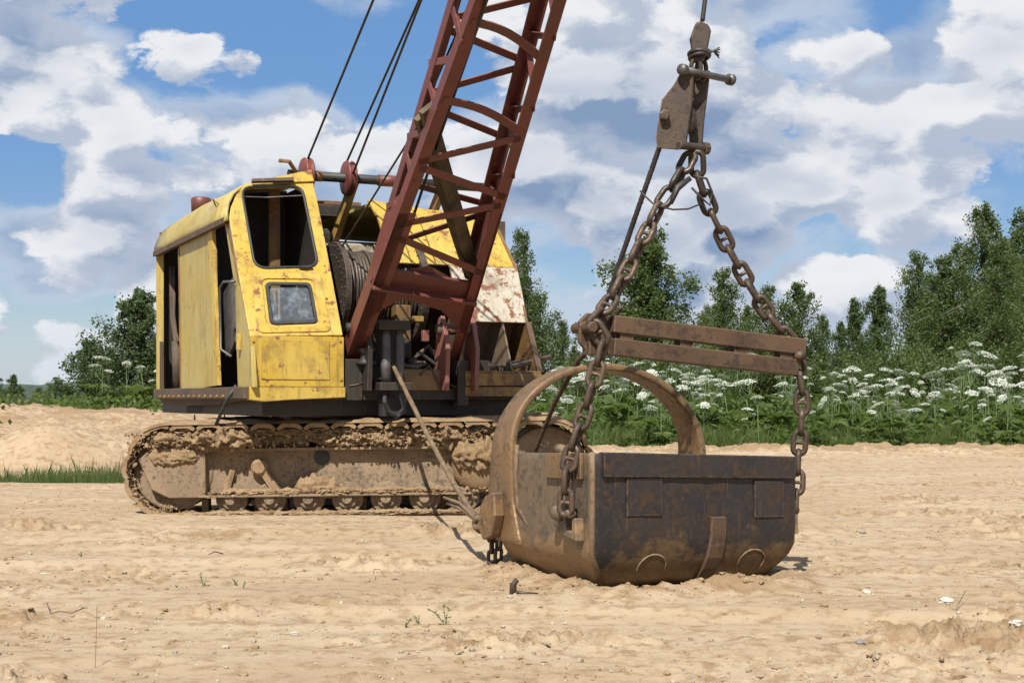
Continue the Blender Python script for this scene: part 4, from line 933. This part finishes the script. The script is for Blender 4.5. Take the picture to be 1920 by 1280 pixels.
mb = MB(); mb.cyl(SR-dep*.08+d*-.02, SR+dep*.08+d*-.02, .026, 14); mb.build('end_pin', M['spread'], SB, True)
# ---------------------------------------------------------------- hanging block
HB = empty('hoist_block', TOP, 'rusty steel hoist block of two cheek plates with a long cross pin', 'hoist block')
def Q(x, y, d=0.0): return P(x, y, 7.80+d)
mb = MB(); mb.plate([[Q(*p, -.09) for p in [(1300,125),(1278,132),(1262,160),(1240,188),(1229,258),(1232,277),(1268,280),(1284,278),(1297,190)]]], Vector((.01,.022,0))); mb.build('cheek_plate', M['block'], HB, bevel=.004)
mb = MB(); mb.plate([[Q(*p, .05) for p in [(1330,132),(1296,150),(1290,215),(1292,270),(1315,276),(1319,225),(1327,160)]]], Vector((.01,.022,0))); mb.build('cheek_plate', M['block'], HB, bevel=.004)
mb = MB(); mb.plate([[Q(*p, -.06) for p in [(1296,150),(1291,180),(1284,270),(1287,272),(1299,180)]]], Vector((.0,.10,0))); mb.build('spacer_web', M['block'], HB)
mb = MB(); mb.lathe(Q(1276,222,-.04), Vector((.15,1,0)), [(.04,0),(.085,.005),(.09,.02),(.06,.035),(.09,.05),(.085,.065),(.04,.07)], 28); mb.build('sheave', M['dchain'], HB, True)
mb = MB(); mb.cyl(Q(1281,131,-.13), Q(1369,150,.12), .019, 14); mb.lathe(Q(1366,149,.12), (Q(1369,150,.12)-Q(1281,131,-.13)), [(.032,0),(.032,.03)], 12); mb.lathe(Q(1281,131,-.13), (Q(1369,150,.12)-Q(1281,131,-.13)), [(.03,-.02),(.03,.015)], 10); mb.build('cross_pin', M['grey'], HB, True)
mb = MB(); mb.cyl(Q(1272,272,-.12), Q(1322,278,.10), .022, 14); mb.lathe(Q(1319,278,.09), HR, [(.035,0),(.035,.03)], 8); mb.lathe(Q(1246,217,-.10), Vector((0,-1,0)), [(.03,0),(.03,.03),(.02,.035)], 6); mb.build('lower_pin', M['block'], HB)
WS = empty('rope_socket', Q(1312,120), 'dark steel wedge socket with frayed rope end above the hoist block', 'rope socket')
mb = MB(); mb.plate([[Q(*p, -.03) for p in [(1312,38),(1330,47),(1334,58),(1326,100),(1318,118),(1300,112),(1297,80),(1295,70),(1305,42)]]], Vector((0,.07,0))); mb.build('socket_body', M['block'], WS, bevel=.012)
mb = MB(); ring(mb, Q(1311,103), Vector((.1,.25,1)).normalized(), .055, .012, 20, 8); ring(mb, Q(1311,108), Vector((-.1,.2,1)).normalized(), .052, .011, 20, 8); mb.build('rope_loop', M['rope'], WS, True)
mb = MB()
for k in range(9):
    a = Q(1328, 92+k*1.3); mb.tube([a, a+Vector((.03,-.01,.005*k-.02)), a+Vector((.055+.008*random.random(),random.uniform(-.03,.03),.011*k-.045))], .004, 5)
mb.build('frayed_end', M['rope'], WS)
for x0 in (1304, 1316):
    mb = MB(); c = Q(x0, 130, .0); mb.tube([c+Vector((.026*math.cos(a), .02 if x0 > 1310 else -.02, .06*math.sin(a))) for a in np.linspace(0, 2*math.pi, 18, endpoint=False)], .013, 8, closed=True); mb.build('shackle', M['dchain'], WS, True)
# ---------------------------------------------------------------- wire ropes
def rope(pts, r, mat, label, sub=24, lobes=0, twist=0, name='wire_rope', sag=0.0):
    pts = [Vector(p) for p in pts]; out = []
    for i in range(len(pts)-1):
        n = sub
        for k in range(n): out.append(pts[i]+(pts[i+1]-pts[i])*k/n-UP*sag*math.sin(math.pi*k/n))
    out.append(pts[-1]); mb = MB(); mb.tube(out, r, 16 if lobes else 8, lobes=lobes, twist=twist)
    return tag(mb.build(name, mat, None, True), label, 'rope')
head = tipC+BD*.18+BN*.1
rope([Q(1317,40), Q(1322,0,.0), head-Vector((0,.0,.1))], .013, M['rope'], 'hoist rope rising from the wedge socket above the block', 10)
dr0 = H(.10,1.215,1.30); dr1 = P(893,972,8.75)
rope([H(-.5,1.215,1.45), dr0, P(800,812,10.55), P(850,905,9.5), dr1], .017, M['drope'], 'sandy drag rope stretched from the fairlead down to the bucket mouth', 40, 5, 30.)
u0 = P(757,0,12.9)
rope([g0+HR*.09+UP*.16, P(700,0,11.2), tipC+BN*.3-HR*.1], .011, M['rope'], 'boom rope running from the gantry sheave above the cab', 12)
rope([g0+HR*.47+UP*.16, P(786,0,11.2), tipC+BN*.3+HR*.05], .011, M['rope'], 'boom rope leaving the front of the middle gantry sheave', 12)
rope([g0+HR*.52+UP*.02, P(672,300,12.9), P(790,0,11.1), tipC+BN*.3+HR*.15], .011, M['rope'], 'boom rope crossing behind its neighbour at the middle gantry sheave', 12)
rope([DC+HR*1.2+HF*.3+UP*.1, P(744,500,12.2), P(822,264,10.75), P(913,0,9.75), head+HR*.05], .012, M['rope'], 'hoist rope from the winch drum passing up inside the boom', 12)
rope([DC+HR*1.0+HF*.1+UP*.33, P(775,250,11.2), P(847,84,10.4), head-HR*.05], .009, M['rope'], 'thin rope running up behind the boom from the drum', 12)
rope([Q(1238,272,-.02), P(1190,410,7.9), P(1140,556,8.05), P(1118,600,8.1)], .014, M['rope'], 'dark dump rope dropping from the hoist block to the spreader bar', 30, 5, 34.)
rope([P(1165,575,8.05), P(1120,640,8.2), P(1085,675,8.35), P(1040,755,8.7), P(1004,845,9.0)], .014, M['chain'], 'rusty dump rope running through the bucket arch', 24, 5, 34.)
# knot, loose strands and short drag chain at the bucket mouth
KN_ = empty('rope_knot', P(905,985,8.6), 'knotted sandy end of the drag rope with two loose strands', 'rope knot')
mb = MB(); kc = P(907,982,8.62)
for k in range(3): ring(mb, kc+Vector((.02*k-.03, 0, -.02*k+.02)), Vector((.8-.5*k, .4, .5*k-.2)).normalized(), .045, .021, 18, 8)
mb.tube([dr1, kc+Vector((-.03,0,.03)), kc], .02, 8); mb.build('knot', M['drope'], KN_, True)
for k in range(2):
    mb = MB(); mb.tube([kc, P(885,968-k*3,8.8), P(862,952-k*9,9.0), P(838-6*k,943-k*11,9.15)], [.016,.013,.012,.009], 8, lobes=4, twist=40.); mb.build('loose_strand', M['drope'], KN_, True)
lugp = Bk(1.16,-.06,.30)
chain([lugp+Vector((-.01,-.03,.02)), P(922,1000,8.42), P(922,1055,8.40)], 'short rusty chain hanging from the bucket drag lug', .068, LS, .3)
chain([lugp+Vector((.04,-.02,.0)), P(936,1005,8.40), P(934,1050,8.38)], 'short rusty chain doubled beside its neighbour below the drag lug', .068, LS, 1.0)
chain([kc+Vector((.0,0,.0)), lugp+Vector((-.01,-.02,.0))], 'chain link tying the rope knot to the bucket drag lug', .07, LS, .5)
# loose rope scraps tied to the hoist chains
mb = MB(); mb.tube([P(1200,358,7.7), P(1214,372,7.7), P(1228,385,7.68), P(1262,393,7.65), P(1290,392,7.72), P(1310,384,7.76)], .005, 6); mb.tube([P(1200,358,7.7), P(1207,368,7.72), P(1205,382,7.7)], .003, 5); mb.tube([P(1293,335,7.72), P(1270,352,7.68), P(1258,382,7.66)], [.016,.018,.01], 8, lobes=4, twist=40.)
mb.tube([P(1300,330,7.78), P(1325,335,7.78), P(1335,360,7.8), P(1331,385,7.8), P(1316,372,7.8), P(1297,352,7.78)], .007, 6)
tag(mb.build('rope_scrap', M['rope'], None, True), 'frayed scrap of wire tied between the two hoist chains', 'wire')
# a bent bar standing in the sand, twigs
mb = MB(); c = P(962,1118,7.3); c.z = gz(c.x, c.y); mb.tube([c+Vector((0,0,-.03)), c+Vector((.0,0,.05)), c+Vector((.02,0,.075))], [.022,.018,.014], 7); mb.tube([c+Vector((.0,0,.01)), c+Vector((.06,-.01,.005)), c+Vector((.13,-.01,.004))], [.012,.010,.005], 6)
tag(mb.build('stick', M['chain'], None, True), 'short brown stump of stick in the sand before the bucket', 'stick')
def twig(pp, r, label):
    mb = MB(); pts = []
    for (x, y, dz) in pp:
        D = CAMZ*FPX/(y-HOR); X = (x-960)/FPX*D; pts.append((X, D, gz(X, D)+.008+dz))
    mb.tube(pts, r*.7, 5); tag(mb.build('twig', M['drope'], None, True), label, 'twig')
twig([(88,1136,.02),(95,1147,0),(112,1153,.01),(135,1154,.01),(158,1145,.02)], .004, 'thin curved twig lying on bare sand')
twig([(392,1042,.0),(404,1038,.015),(418,1034,.0)], .006, 'short dark twig lying in front of the crawler track')
twig([(700,1086,.03),(702,1078,.035),(712,1077,.03),(722,1081,.0)], .003, 'small hooked wire lying on the sand')
twig([(1786,1160,0),(1797,1146,.02),(1810,1138,.06)], .003, 'thin straw sticking out of churned sand')
# ---------------------------------------------------------------- plants
def rand_quads(c, size, n_hint=None, droop=0.0):
    """leaf quads at centres c (n,3) with sizes (n,): random orientation, biased to hang"""
    n = len(c); a = rng.normal(size=(n, 3)); a[:, 2] -= droop; a /= np.linalg.norm(a, axis=1, keepdims=True)
    b = rng.normal(size=(n, 3)); b -= a*(a*b).sum(1, keepdims=True); b /= np.linalg.norm(b, axis=1, keepdims=True)
    s = np.asarray(size)[:, None]; w = s*.42
    v = np.stack([c-a*s*.6, c+b*w-a*s*.05, c+a*s*.6, c-b*w-a*s*.05], 1)
    f = np.arange(n*4).reshape(n, 4); return v.reshape(-1, 3), f
def make_tree(kind, h, wid, nleaf, leaf, mat, bark, seed, crown0=.12, branches=70, droop=.5, weep=.3):
    """returns trunk mesh and crown mesh; wid = crown half width"""
    rs = np.random.default_rng(seed); mb = MB(); lean = rs.uniform(-.03, .03, 2)*h
    def axis(t): return Vector((lean[0]*t*t+.04*h*.12*math.sin(t*7+seed), lean[1]*t*t, h*t))
    nst = 1 if kind != 'bush' else 6
    cents = []; 
    if kind != 'bush':
        mb.tube([axis(t)-Vector((0,0,.3 if t == 0 else 0)) for t in np.linspace(0, .97, 12)], [max(.015, h*.011*(1-t)+.008) for t in np.linspace(0, .97, 12)], 7)
    for k in range(branches):
        t = crown0+(0.985-crown0)*((k+rs.uniform(0, 1))/branches)
        u = (t-crown0)/(1-crown0)
        if kind == 'birch': prof = math.sin(math.pi*min(1, (u*.80+.16)))**.8*(1-.42*u)
        elif kind == 'cone': prof = (1-u)**.8*(.35+.65*min(1, u*5))+.06
        elif kind == 'bush': prof = .65+.35*math.sin(math.pi*u)
        else: prof = min(1, .45+u*1.6)*(1-u**2.2)**.6+.05
        az = k*2.399+rs.uniform(-.5, .5); ln = wid*prof*rs.uniform(.45, 1.35)
        if kind == 'bush':
            p0 = Vector((rs.normal()*wid*.25, rs.normal()*wid*.25, 0)); tip = p0+Vector((math.cos(az)*ln*.9, math.sin(az)*ln*.9, h*rs.uniform(.35, 1.0)*(1-.3*rs.random())))
            mid = (p0+tip)/2+Vector((0,0,.1*h))
        else:
            p0 = axis(max(.03, t-.05)); rise = ln*rs.uniform(.25, .75)*(1 if kind != 'cone' else .35); tip = p0+Vector((math.cos(az)*ln, math.sin(az)*ln, rise-droop*ln*.45))
            mid = p0+Vector((math.cos(az)*ln*.5, math.sin(az)*ln*.5, rise*.75))
        if ln > .12*wid: mb.tube([p0, mid, tip], [max(.006, h*.0032*(1-.6*u)), max(.005, h*.0018), .003], 4, cap=False)
        m = max(2, int(7*ln/wid+1)); wt = rs.uniform(.25, 1.6)
        for q in range(m):
            s = (q+rs.uniform(.5, 1.1))/m; a = p0.lerp(mid, s*2) if s < .5 else mid.lerp(tip, s*2-1)
            hang = weep*ln*rs.uniform(0, 1)**1.3
            cents.append((a.x, a.y, a.z-hang*.5, (ln*.10+.022*h*rs.uniform(.4, 1.0)), hang, wt*rs.uniform(.3, 1.5)))
    cents = np.array(cents); pick = rs.choice(len(cents), nleaf, p=cents[:, 5]/cents[:, 5].sum()); c = cents[pick]
    g = rs.normal(size=(nleaf, 3))*c[:, 3:4]*np.array([.55, .55, .75]); g[:, 2] -= np.abs(rs.normal(size=nleaf))*c[:, 4]*.6
    pos = c[:, :3]+g; pos[:, 2] = np.maximum(pos[:, 2], .1)
    v, f = rand_quads(pos, leaf*rs.uniform(.6, 1.35, nleaf), droop=.6)
    return mb.mesh('trunk', bark, smooth=True, fix=False), fast_mesh('crown', v, f, mat)
TREES = {
 'birch_a': make_tree('birch', 12.0, 3.0, 33000, .11, M['birch'], M['bark'], 3, .06, 84, .8, .6),
 'birch_b': make_tree('birch', 11.0, 2.5, 24000, .11, M['birch'], M['bark'], 9, .08, 70, .8, .7),
 'birch_c': make_tree('birch', 8.5, 2.2, 16000, .105, M['birch'], M['bark'], 21, .08, 56, .7, .7),
 'dense': make_tree('birch', 9.5, 2.6, 40000, .11, M['birch'], M['bark'], 31, .03, 95, .4, .4),
 'aspen': make_tree('cone', 8.0, 1.9, 23000, .105, M['spruce'], M['darkbark'], 41, .05, 80, .4, .15),
 'young_a': make_tree('cone', 4.3, 1.7, 24000, .068, M['aspen'], M['darkbark'], 51, .04, 75, -.6, .05),
 'young_b': make_tree('cone', 3.1, 1.35, 15000, .068, M['aspen'], M['darkbark'], 57, .04, 55, -.6, .05),
 'willow': make_tree('bush', 3.6, 2.3, 17000, .11, M['willow'], M['darkbark'], 61, .1, 70, .2, .2),
 'bush': make_tree('bush', 2.0, 1.5, 8000, .085, M['aspen'], M['darkbark'], 67, .1, 50, .2, .1)}
TH = dict(birch_a=12.0, birch_b=11.0, birch_c=8.5, dense=9.5, aspen=8.0, young_a=4.3, young_b=3.1, willow=3.6, bush=2.0)
def plant(kind, x, top, D, label, cat='tree', group=None, rot=0.0, wscale=1.0, name='tree'):
    h = CAMZ+(HOR-top)/FPX*D; s = h/TH[kind]; X = (x-960)/FPX*D
    r = empty(name, (X, D, gz(X, D) if D < 45 else 0), label, cat, group); r.rotation_euler = (0, 0, rot); r.scale = (s*wscale, s*wscale, s)
    t, c = TREES[kind]; link('trunk', t, r); link('crown', c, r)
BG = 'birches standing behind the hogweed field'
LBS = ['tallest birch of the wood, with a white trunk, behind the hogweed', 'tall birch close behind the tallest birch of the wood', 'tall birch at the far end of the birch wood', 'broad rounded birch, lower than the tall birches beside it', 'birch crown filling the gap between the broad birch and the tallest one', 'birch at the near end of the wood beside the dark conical trees', 'lower birch standing behind the broad rounded birch', 'birch half hidden in front of the tallest birches', 'tall birch at the far end of the birch wood']
for i, (k, x, top, D, ws) in enumerate([('birch_a',1858,365,72,1.0),('birch_b',1916,372,76,1.0),('birch_a',1985,350,74,1.0),('birch_b',1776,462,74,1.15),('birch_a',1812,440,80,.9),('birch_b',1714,455,78,.95),('birch_a',1750,500,84,1.1),('birch_b',1880,430,66,.9),('birch_a',2060,380,76,1.0)]):
    plant(k, x, top, D, LBS[i], 'tree', BG, i*1.3, ws, 'birch_tree')
for i, (k, x, top, D, ws) in enumerate([('aspen',1642,520,70,1.0),('aspen',1608,545,72,.95),('aspen',1576,592,74,.8)]):
    plant(k, x, top, D, ['dark green conical tree, tallest of three beside the birch wood', 'dark green conical tree in the middle of three beside the birch wood', 'smallest dark conical tree standing in the gap between the woods'][i], 'tree', None, i*2.1, ws, 'aspen_tree')
LB2 = ['slender drooping birch, the taller of the pair next to the small conical tree', 'slender birch beside the taller drooping birch', 'tallest birch of the loose group, behind the sloping chain', 'low drooping birch nearest the gap before the small conical tree', 'low birch between the tallest birch of the loose group and the slender pair', 'low birch on the bucket-arch side of the loose group']
for i, (k, x, top, D, ws) in enumerate([('birch_c',1492,514,82,1.05),('birch_c',1440,520,84,.95),('birch_b',1362,488,82,1.05),('birch_c',1540,578,84,.8),('birch_c',1400,560,86,1.0),('birch_c',1330,560,88,.8)]):
    plant(k, x, top, D, LB2[i], 'tree', 'loose birches behind the spreader bar', i*1.7, ws, 'birch_tree')
plant('dense', 1206, 424, 72, 'dense full-crowned birch standing alone behind the dump rope', 'tree', None, .4, 1.25, 'birch_tree')
LB3 = ['tallest birch rising right behind the excavator house', 'middle-sized birch next to the tallest birch behind the excavator house', 'lower birch between the excavator house and the bucket arch', 'lowest birch behind the hooked end of the spreader bar']
for i, (k, x, top, D, ws) in enumerate([('birch_b',972,412,74,.8),('birch_c',1012,536,76,1.0),('birch_c',1055,590,78,.9),('birch_c',1075,640,74,.9)]):
    plant(k, x, top, D, LB3[i], 'tree', 'birches behind the excavator house', i*2.3, ws, 'birch_tree')
for i, (x, top, D) in enumerate([(1700,640,58),(1770,625,60),(1650,650,62),(1860,620,60),(1560,655,62),(1480,650,64),(1250,640,60),(1150,650,62),(1390,650,64)]):
    plant('willow', x, top, D, 'pale green willow bush between the hogweed and the trees', 'bush', 'willow bushes behind the hogweed', i*1.1, 1.0, 'willow_bush')
plant('young_a', 252, 568, 44, 'bushy young tree, the tallest one left of the excavator', 'tree', None, .3, 1.3, 'young_tree')
plant('young_b', 168, 632, 46, 'slim young tree with loose pointed top left of the tallest young tree', 'tree', None, 1.9, 1.1, 'young_tree')
for i, (k, x, top, D) in enumerate([('young_b',205,655,47),('young_b',300,640,46),('young_a',330,690,52)]):
    plant(k, x, top, D, 'lower young tree crowded against the tall young tree beside the excavator', 'tree', 'low young trees beside the excavator', i*2.7+.5, 1.3, 'young_tree')
for i, (x, top, D) in enumerate([(105,702,85),(130,715,85),(75,722,90)]):
    plant('birch_c', x, top, D, 'distant rounded tree between the left saplings and the far wood', 'tree', 'distant trees above the sand bank', i*1.3, 1.6, 'distant_tree')
for i, (x, top, D) in enumerate([(22,697,95),(-10,694,95),(-50,705,95),(40,720,98)]):
    plant('aspen', x, top, D, 'distant dark tree on the skyline beyond the sand bank', 'tree', 'dark skyline trees', i*1.3, 1.5, 'distant_tree')
for i, (x, top, D) in enumerate([(140,728,50),(95,735,52),(190,725,48),(50,738,55),(240,735,46),(290,738,46),(10,735,58)]):
    plant('bush', x, top, D, 'low green bush on the crest behind the sand bank', 'bush', 'bushes behind the sand bank', i*1.9, 1.5, 'bush')
# ---- giant hogweed
def leaf_mesh(seed, L=.5):
    rs = np.random.default_rng(seed); V = [(0,0,0)]; F = []; rim = []
    n = 26
    for i in range(n+1):
        a = -2.3+4.6*i/n; r = L*(.55+.45*math.cos(a*.5))*(1 if i % 2 else .58)*(1+.12*rs.normal())*(1 if (i//4) % 2 else .82)
        rim.append((r*math.cos(a)*.95+.0, r*math.sin(a)*.85, -.25*r*r/L+.03*rs.normal()))
    V += rim
    for i in range(n): F.append((0, i+1, i+2))
    me = bpy.data.meshes.new('leaf'); me.from_pydata(V, [], F); me.materials.append(M['hogleaf']); return me
def umbel_mesh(seed, R=.185):
    rs = np.random.default_rng(seed); V = []; F = []
    n = 46
    for k in range(n):
        r = R*math.sqrt((k+.5)/n); a = k*2.4; c = np.array([r*math.cos(a), r*math.sin(a), .22*R*(1-(r/R)**2)*1.6+rs.normal()*.006])
        for q in range(4):
            s = R*.115*rs.uniform(.6, 1.2); o = c+rs.normal(size=3)*np.array([.02,.02,.006]); t = rs.uniform(0, 6.28); b = len(V)
            tilt = rs.normal(size=2)*.35
            for j in range(4):
                x, y = s*math.cos(t+j*math.pi/2), s*math.sin(t+j*math.pi/2); V.append(tuple(o+np.array([x, y, x*tilt[0]+y*tilt[1]])))
            F.append((b, b+1, b+2, b+3))
    me = bpy.data.meshes.new('umbel'); me.from_pydata(V, [], F); me.materials.append(M['umbel']); return me
def rays_mesh(R=.185):
    mb = MB()
    for k in range(12):
        a = k*.524; mb.tube([(0,0,-.16),(R*.75*math.cos(a), R*.75*math.sin(a), .0)], .004, 3, cap=False)
    mb.tube([(0,0,-.4),(0,0,-.16)], .008, 4, cap=False); return mb.mesh('umbel_rays', M['stem'], fix=False)
LEAVES = [leaf_mesh(i) for i in range(4)]; UMB = [umbel_mesh(i+10) for i in range(3)]; RAYS = rays_mesh()
def hogproto(h, nb, seed):
    rs = np.random.default_rng(seed); mb = MB(); lean = rs.normal(size=2)*.06
    mb.tube([(lean[0]*t*t, lean[1]*t*t, h*t*.93) for t in np.linspace(0, 1, 6)], [.022-.012*t for t in np.linspace(0, 1, 6)], 6, cap=False)
    heads = [((lean[0], lean[1], h), rs.uniform(.95, 1.3), (rs.normal()*.1, rs.normal()*.1))]
    for k in range(nb):
        t = rs.uniform(.45, .8); az = k*2.4+rs.uniform(-.5, .5); r = rs.uniform(.22, .5); z = h*rs.uniform(.68, .98)
        p0 = Vector((lean[0]*t*t, lean[1]*t*t, h*t*.93)); p1 = Vector((p0.x+r*math.cos(az), p0.y+r*math.sin(az), z))
        mb.tube([p0, p0.lerp(p1, .5)+Vector((.3*r*math.cos(az), .3*r*math.sin(az), -.04)), p1], [.010,.008,.007], 4, cap=False)
        heads.append((p1, rs.uniform(.5, .95), (rs.normal()*.25, rs.normal()*.25)))
    lv = []
    for k in range(7):
        az = k*2.4+rs.uniform(-.4, .4); z = h*rs.uniform(.10, .58); r = rs.uniform(.1, .35)
        p = Vector((r*math.cos(az), r*math.sin(az), z)); mb.tube([(0,0,max(.03, z-.2)), p], .007, 4, cap=False)
        lv.append((p, az, rs.uniform(.7, 1.25), rs.uniform(-.5, .35), int(rs.integers(0, 4))))
    return mb.mesh('stem', M['stem'], smooth=True, fix=False), heads, lv
PROTO = [hogproto(2.0, 3, 1), hogproto(1.7, 2, 2), hogproto(2.2, 4, 3), hogproto(1.5, 1, 4), hogproto(1.9, 2, 5), hogproto(1.2, 0, 6)]
def hogweed(k, x, y, rot, s, label, group, name='hogweed'):
    st, heads, lv = PROTO[k]; r = empty(name, (x, y, gz(x, y)-.02), label, 'hogweed', group); r.rotation_euler = (0, 0, rot); r.scale = (s, s, s)
    link('stem', st, r)
    for j, (p, sc, tl) in enumerate(heads):
        u = link('umbel', UMB[j % 3], r, p); q_ = random.uniform(.5, 1.25); u.scale = (sc*q_, sc*q_, sc); u.rotation_euler = (tl[0]+random.gauss(0, .12), tl[1]+random.gauss(0, .12), j)
        q = link('umbel_rays', RAYS, u)
    for (p, az, sc, pit, m) in lv:
        o = link('leaf', LEAVES[m], r, p); o.rotation_euler = (0, pit, az); o.scale = (sc, sc, sc)
HL = ['four-headed white giant hogweed', 'shorter three-headed white hogweed', 'tall five-headed white giant hogweed', 'short two-headed white hogweed', 'tall slender three-headed white hogweed', 'low single-headed white hogweed']
cnt = 0; spots = []
tries = 0
while cnt < 135 and tries < 9000:
    tries += 1
    y = 26.7*(46/26.7)**(random.random()**1.15); x = random.uniform(-.03, .44)*y
    md_ = .42 if y < 32 else .55
    if any((x-a)**2+(y-b)**2 < md_**2 for a, b in spots): continue
    dens = float(fbm(np.array([x*.35]), np.array([y*.35+3]), 2)[0])+.12*(x/y-.1)/.2
    if dens < -.06+.12*random.random(): continue
    spots.append((x, y)); cnt += 1
    kk = random.choice([0,0,1,1,2,3,4,4,5])
    hogweed(kk, x, y, random.uniform(0, 6.28), random.uniform(.72, 1.08)*(1.05 if y > 31 else .62 if y < 28.5 else .82), HL[kk]+(' at the front edge of the field' if y < 29.5 else ' in the middle of the field' if y < 37 else ' at the back of the field'), 'hogweed plants in the field')
for i, (x, y, k, s) in enumerate([(-9.5,33,1,.72),(-9.1,33.6,3,.75),(-8.6,33.3,5,.8),(-8.35,33.5,1,.55)]):
    hogweed(k, x, y, i*1.3, s, 'small white hogweed growing on the sand bank before the young trees', 'hogweed on the sand bank')
# ---- undergrowth and grass: masses nobody could count
def mass(name, V, F, mat, label, cat):
    o = link(name, fast_mesh(name, V, F, mat)); o['kind'] = 'stuff'; tag(o, label, cat)
n = 64000; y = 26.6*(50/26.6)**rng.uniform(0, 1, n); x = rng.uniform(-.10, .46, n)*y
hgt = np.clip(.75+.45*fbm(x*.5, y*.5, 3)*2, .25, 1.5)*(.25+.75*sstep(26.4, 33, y))*sstep(26.3, 27, y); z = ground_z(x, y)+hgt*rng.uniform(0, 1, n)**.8
v, f = rand_quads(np.stack([x, y, z], -1), rng.uniform(.06, .21, n), droop=.1); mass('undergrowth', v, f, M['weedleaf'], 'dense green undergrowth between the hogweed stems', 'undergrowth')
def blades(x, y, h, w, lean=.35):
    n = len(x); z = ground_z(x, y)-.01; a = rng.uniform(0, 6.28, n); l = rng.normal(size=(n, 2))*lean*h[:, None]
    dx, dy = np.cos(a)*w/2, np.sin(a)*w/2
    p0 = np.stack([x-dx, y-dy, z], -1); p1 = np.stack([x+dx, y+dy, z], -1); t = np.stack([x+l[:, 0], y+l[:, 1], z+h], -1)
    m0 = np.stack([x-dx*.7+l[:, 0]*.35, y-dy*.7+l[:, 1]*.35, z+h*.6], -1); m1 = np.stack([x+dx*.7+l[:, 0]*.35, y+dy*.7+l[:, 1]*.35, z+h*.6], -1)
    V = np.stack([p0, p1, m1, t, m0], 1).reshape(-1, 3); return V, np.arange(n*5).reshape(n, 5)
n = 15000; y = 26.2+rng.exponential(1.9, n); x = rng.uniform(-.10, .46, n)*y; k = y < 34; x, y = x[k], y[k]
dn = fbm(x*.6, y*.6, 3) > .02; x, y = x[dn], y[dn]
V, F = blades(x, y, rng.uniform(.12, .6, len(x)), rng.uniform(.006, .014, len(x))); mass('meadow_grass', V, F, M['grass'], 'fringe of green grass at the foot of the hogweed', 'grass')
n = 42000; y = rng.uniform(17.2, 22.0, n); x = -rng.uniform(.02, .42, n)*y-1.2; d = sstep(17.2, 18.0, y)*(1-sstep(19.8, 21.8, y))*(fbm(x*.5+4, y*.6, 3) > -.22)*(x > -7.6+.3*(y-18)); k = rng.uniform(0, 1, n) < d; x, y = x[k], y[k]
V, F = blades(x, y, rng.uniform(.12, .38, len(x)), rng.uniform(.004, .008, len(x)), .2); mass('ditch_grass', V, F, M['grass'], 'green grass growing in the ditch left of the crawler', 'grass')
n = 900; y = rng.uniform(19.8, 21.6, n); x = rng.uniform(-6.0, -3.9, n); V, F = blades(x, y, rng.uniform(.18, .45, n), rng.uniform(.005, .009, n), .22); mass('dry_grass', V, F, M['drygrass'], 'thin dry reddish grass stalks above the green ditch grass', 'grass')
n = 9000; y = rng.uniform(27, 38, n); x = -rng.uniform(.06, .42, n)*y; k = fbm(x*.45+9, y*.45, 3) > .04+.25*(1-sstep(29, 34, y)); x, y = x[k], y[k]; z = ground_z(x, y)+rng.uniform(0, .28, len(x))
v, f = rand_quads(np.stack([x, y, z], -1), rng.uniform(.05, .13, len(x)), droop=.1); mass('bank_weeds', v, f, M['weedleaf'], 'patchy low green weeds on the crest of the sand bank', 'weeds')
n = 12000; y = rng.uniform(38, 50, n); x = -rng.uniform(-.1, .44, n)*y; z = ground_z(x, y)*(y < 45)+rng.uniform(0, 1, n)*np.clip(.35+.5*fbm(x*.4, y*.2, 3), .05, .8)
v, f = rand_quads(np.stack([x, y, z], -1), rng.uniform(.10, .2, n), droop=.1); mass('scrub', v, f, M['aspen'], 'green scrub at the foot of the young trees', 'scrub')
# ---- small weeds on the bare sand
def weed(px_, py_, hpx, nl, label, seed):
    D = CAMZ*FPX/(py_-HOR); X = (px_-960)/FPX*D; h = hpx/FPX*D; rs = np.random.default_rng(seed)
    r = empty('weed', (X, D, gz(X, D)), label, 'weed'); mb = MB(); V = []; F = []
    for s in range(3):
        tip = Vector((rs.normal()*.3*h, rs.normal()*.3*h, h*rs.uniform(.6, 1))); mb.tube([(0,0,-.01), tip*.5+Vector((0,0,.1*h)), tip], .0022, 4, cap=False)
        for k in range(nl):
            t = (k+1)/nl; c = tip*t; a = rs.uniform(0, 6.28); L_ = h*rs.uniform(.16, .28); d = Vector((math.cos(a), math.sin(a), rs.uniform(-.1, .5))); w = Vector((-math.sin(a), math.cos(a), .2))*L_*.35; b = len(V)
            V += [tuple(c), tuple(c+d*L_*.5+w), tuple(c+d*L_), tuple(c+d*L_*.5-w)]; F.append((b, b+1, b+2, b+3))
    link('stem', mb.mesh('stem', M['stem'], fix=False), r); me = bpy.data.meshes.new('leaves'); me.from_pydata(V, [], F); me.materials.append(M['hogleaf']); link('leaves', me, r)
for q in [(836,1172,40,7,'upright leafy green weed, tallest of those on the bare sand',1), (785,1168,20,7,'low bushy green weed beside the tallest weed',2), (760,1174,12,5,'tiny green seedling beside the low bushy weed',3), (381,1090,24,6,'small leafy weed in front of the crawler track',4), (443,1088,14,6,'tiny grey-green weed on a small sand hump',5), (455,1100,14,5,'tiny sprig among crumbs of sand',6), (153,1046,10,5,'sparse grass tuft on the smooth sand',7), (332,1096,6,4,'pinhead seedling near a bare stalk',8)]: weed(*q)
mb = MB(); D = CAMZ*FPX/(1250-HOR); X = (178-960)/FPX*D; mb.tube([(X, D, gz(X, D)-.01), (X+.005, D, .12), (X+.008, D, .23)], .0016, 4); tag(mb.build('grass_stalk', M['drygrass'], None), 'single thin dry stalk standing on the bare sand', 'stalk')
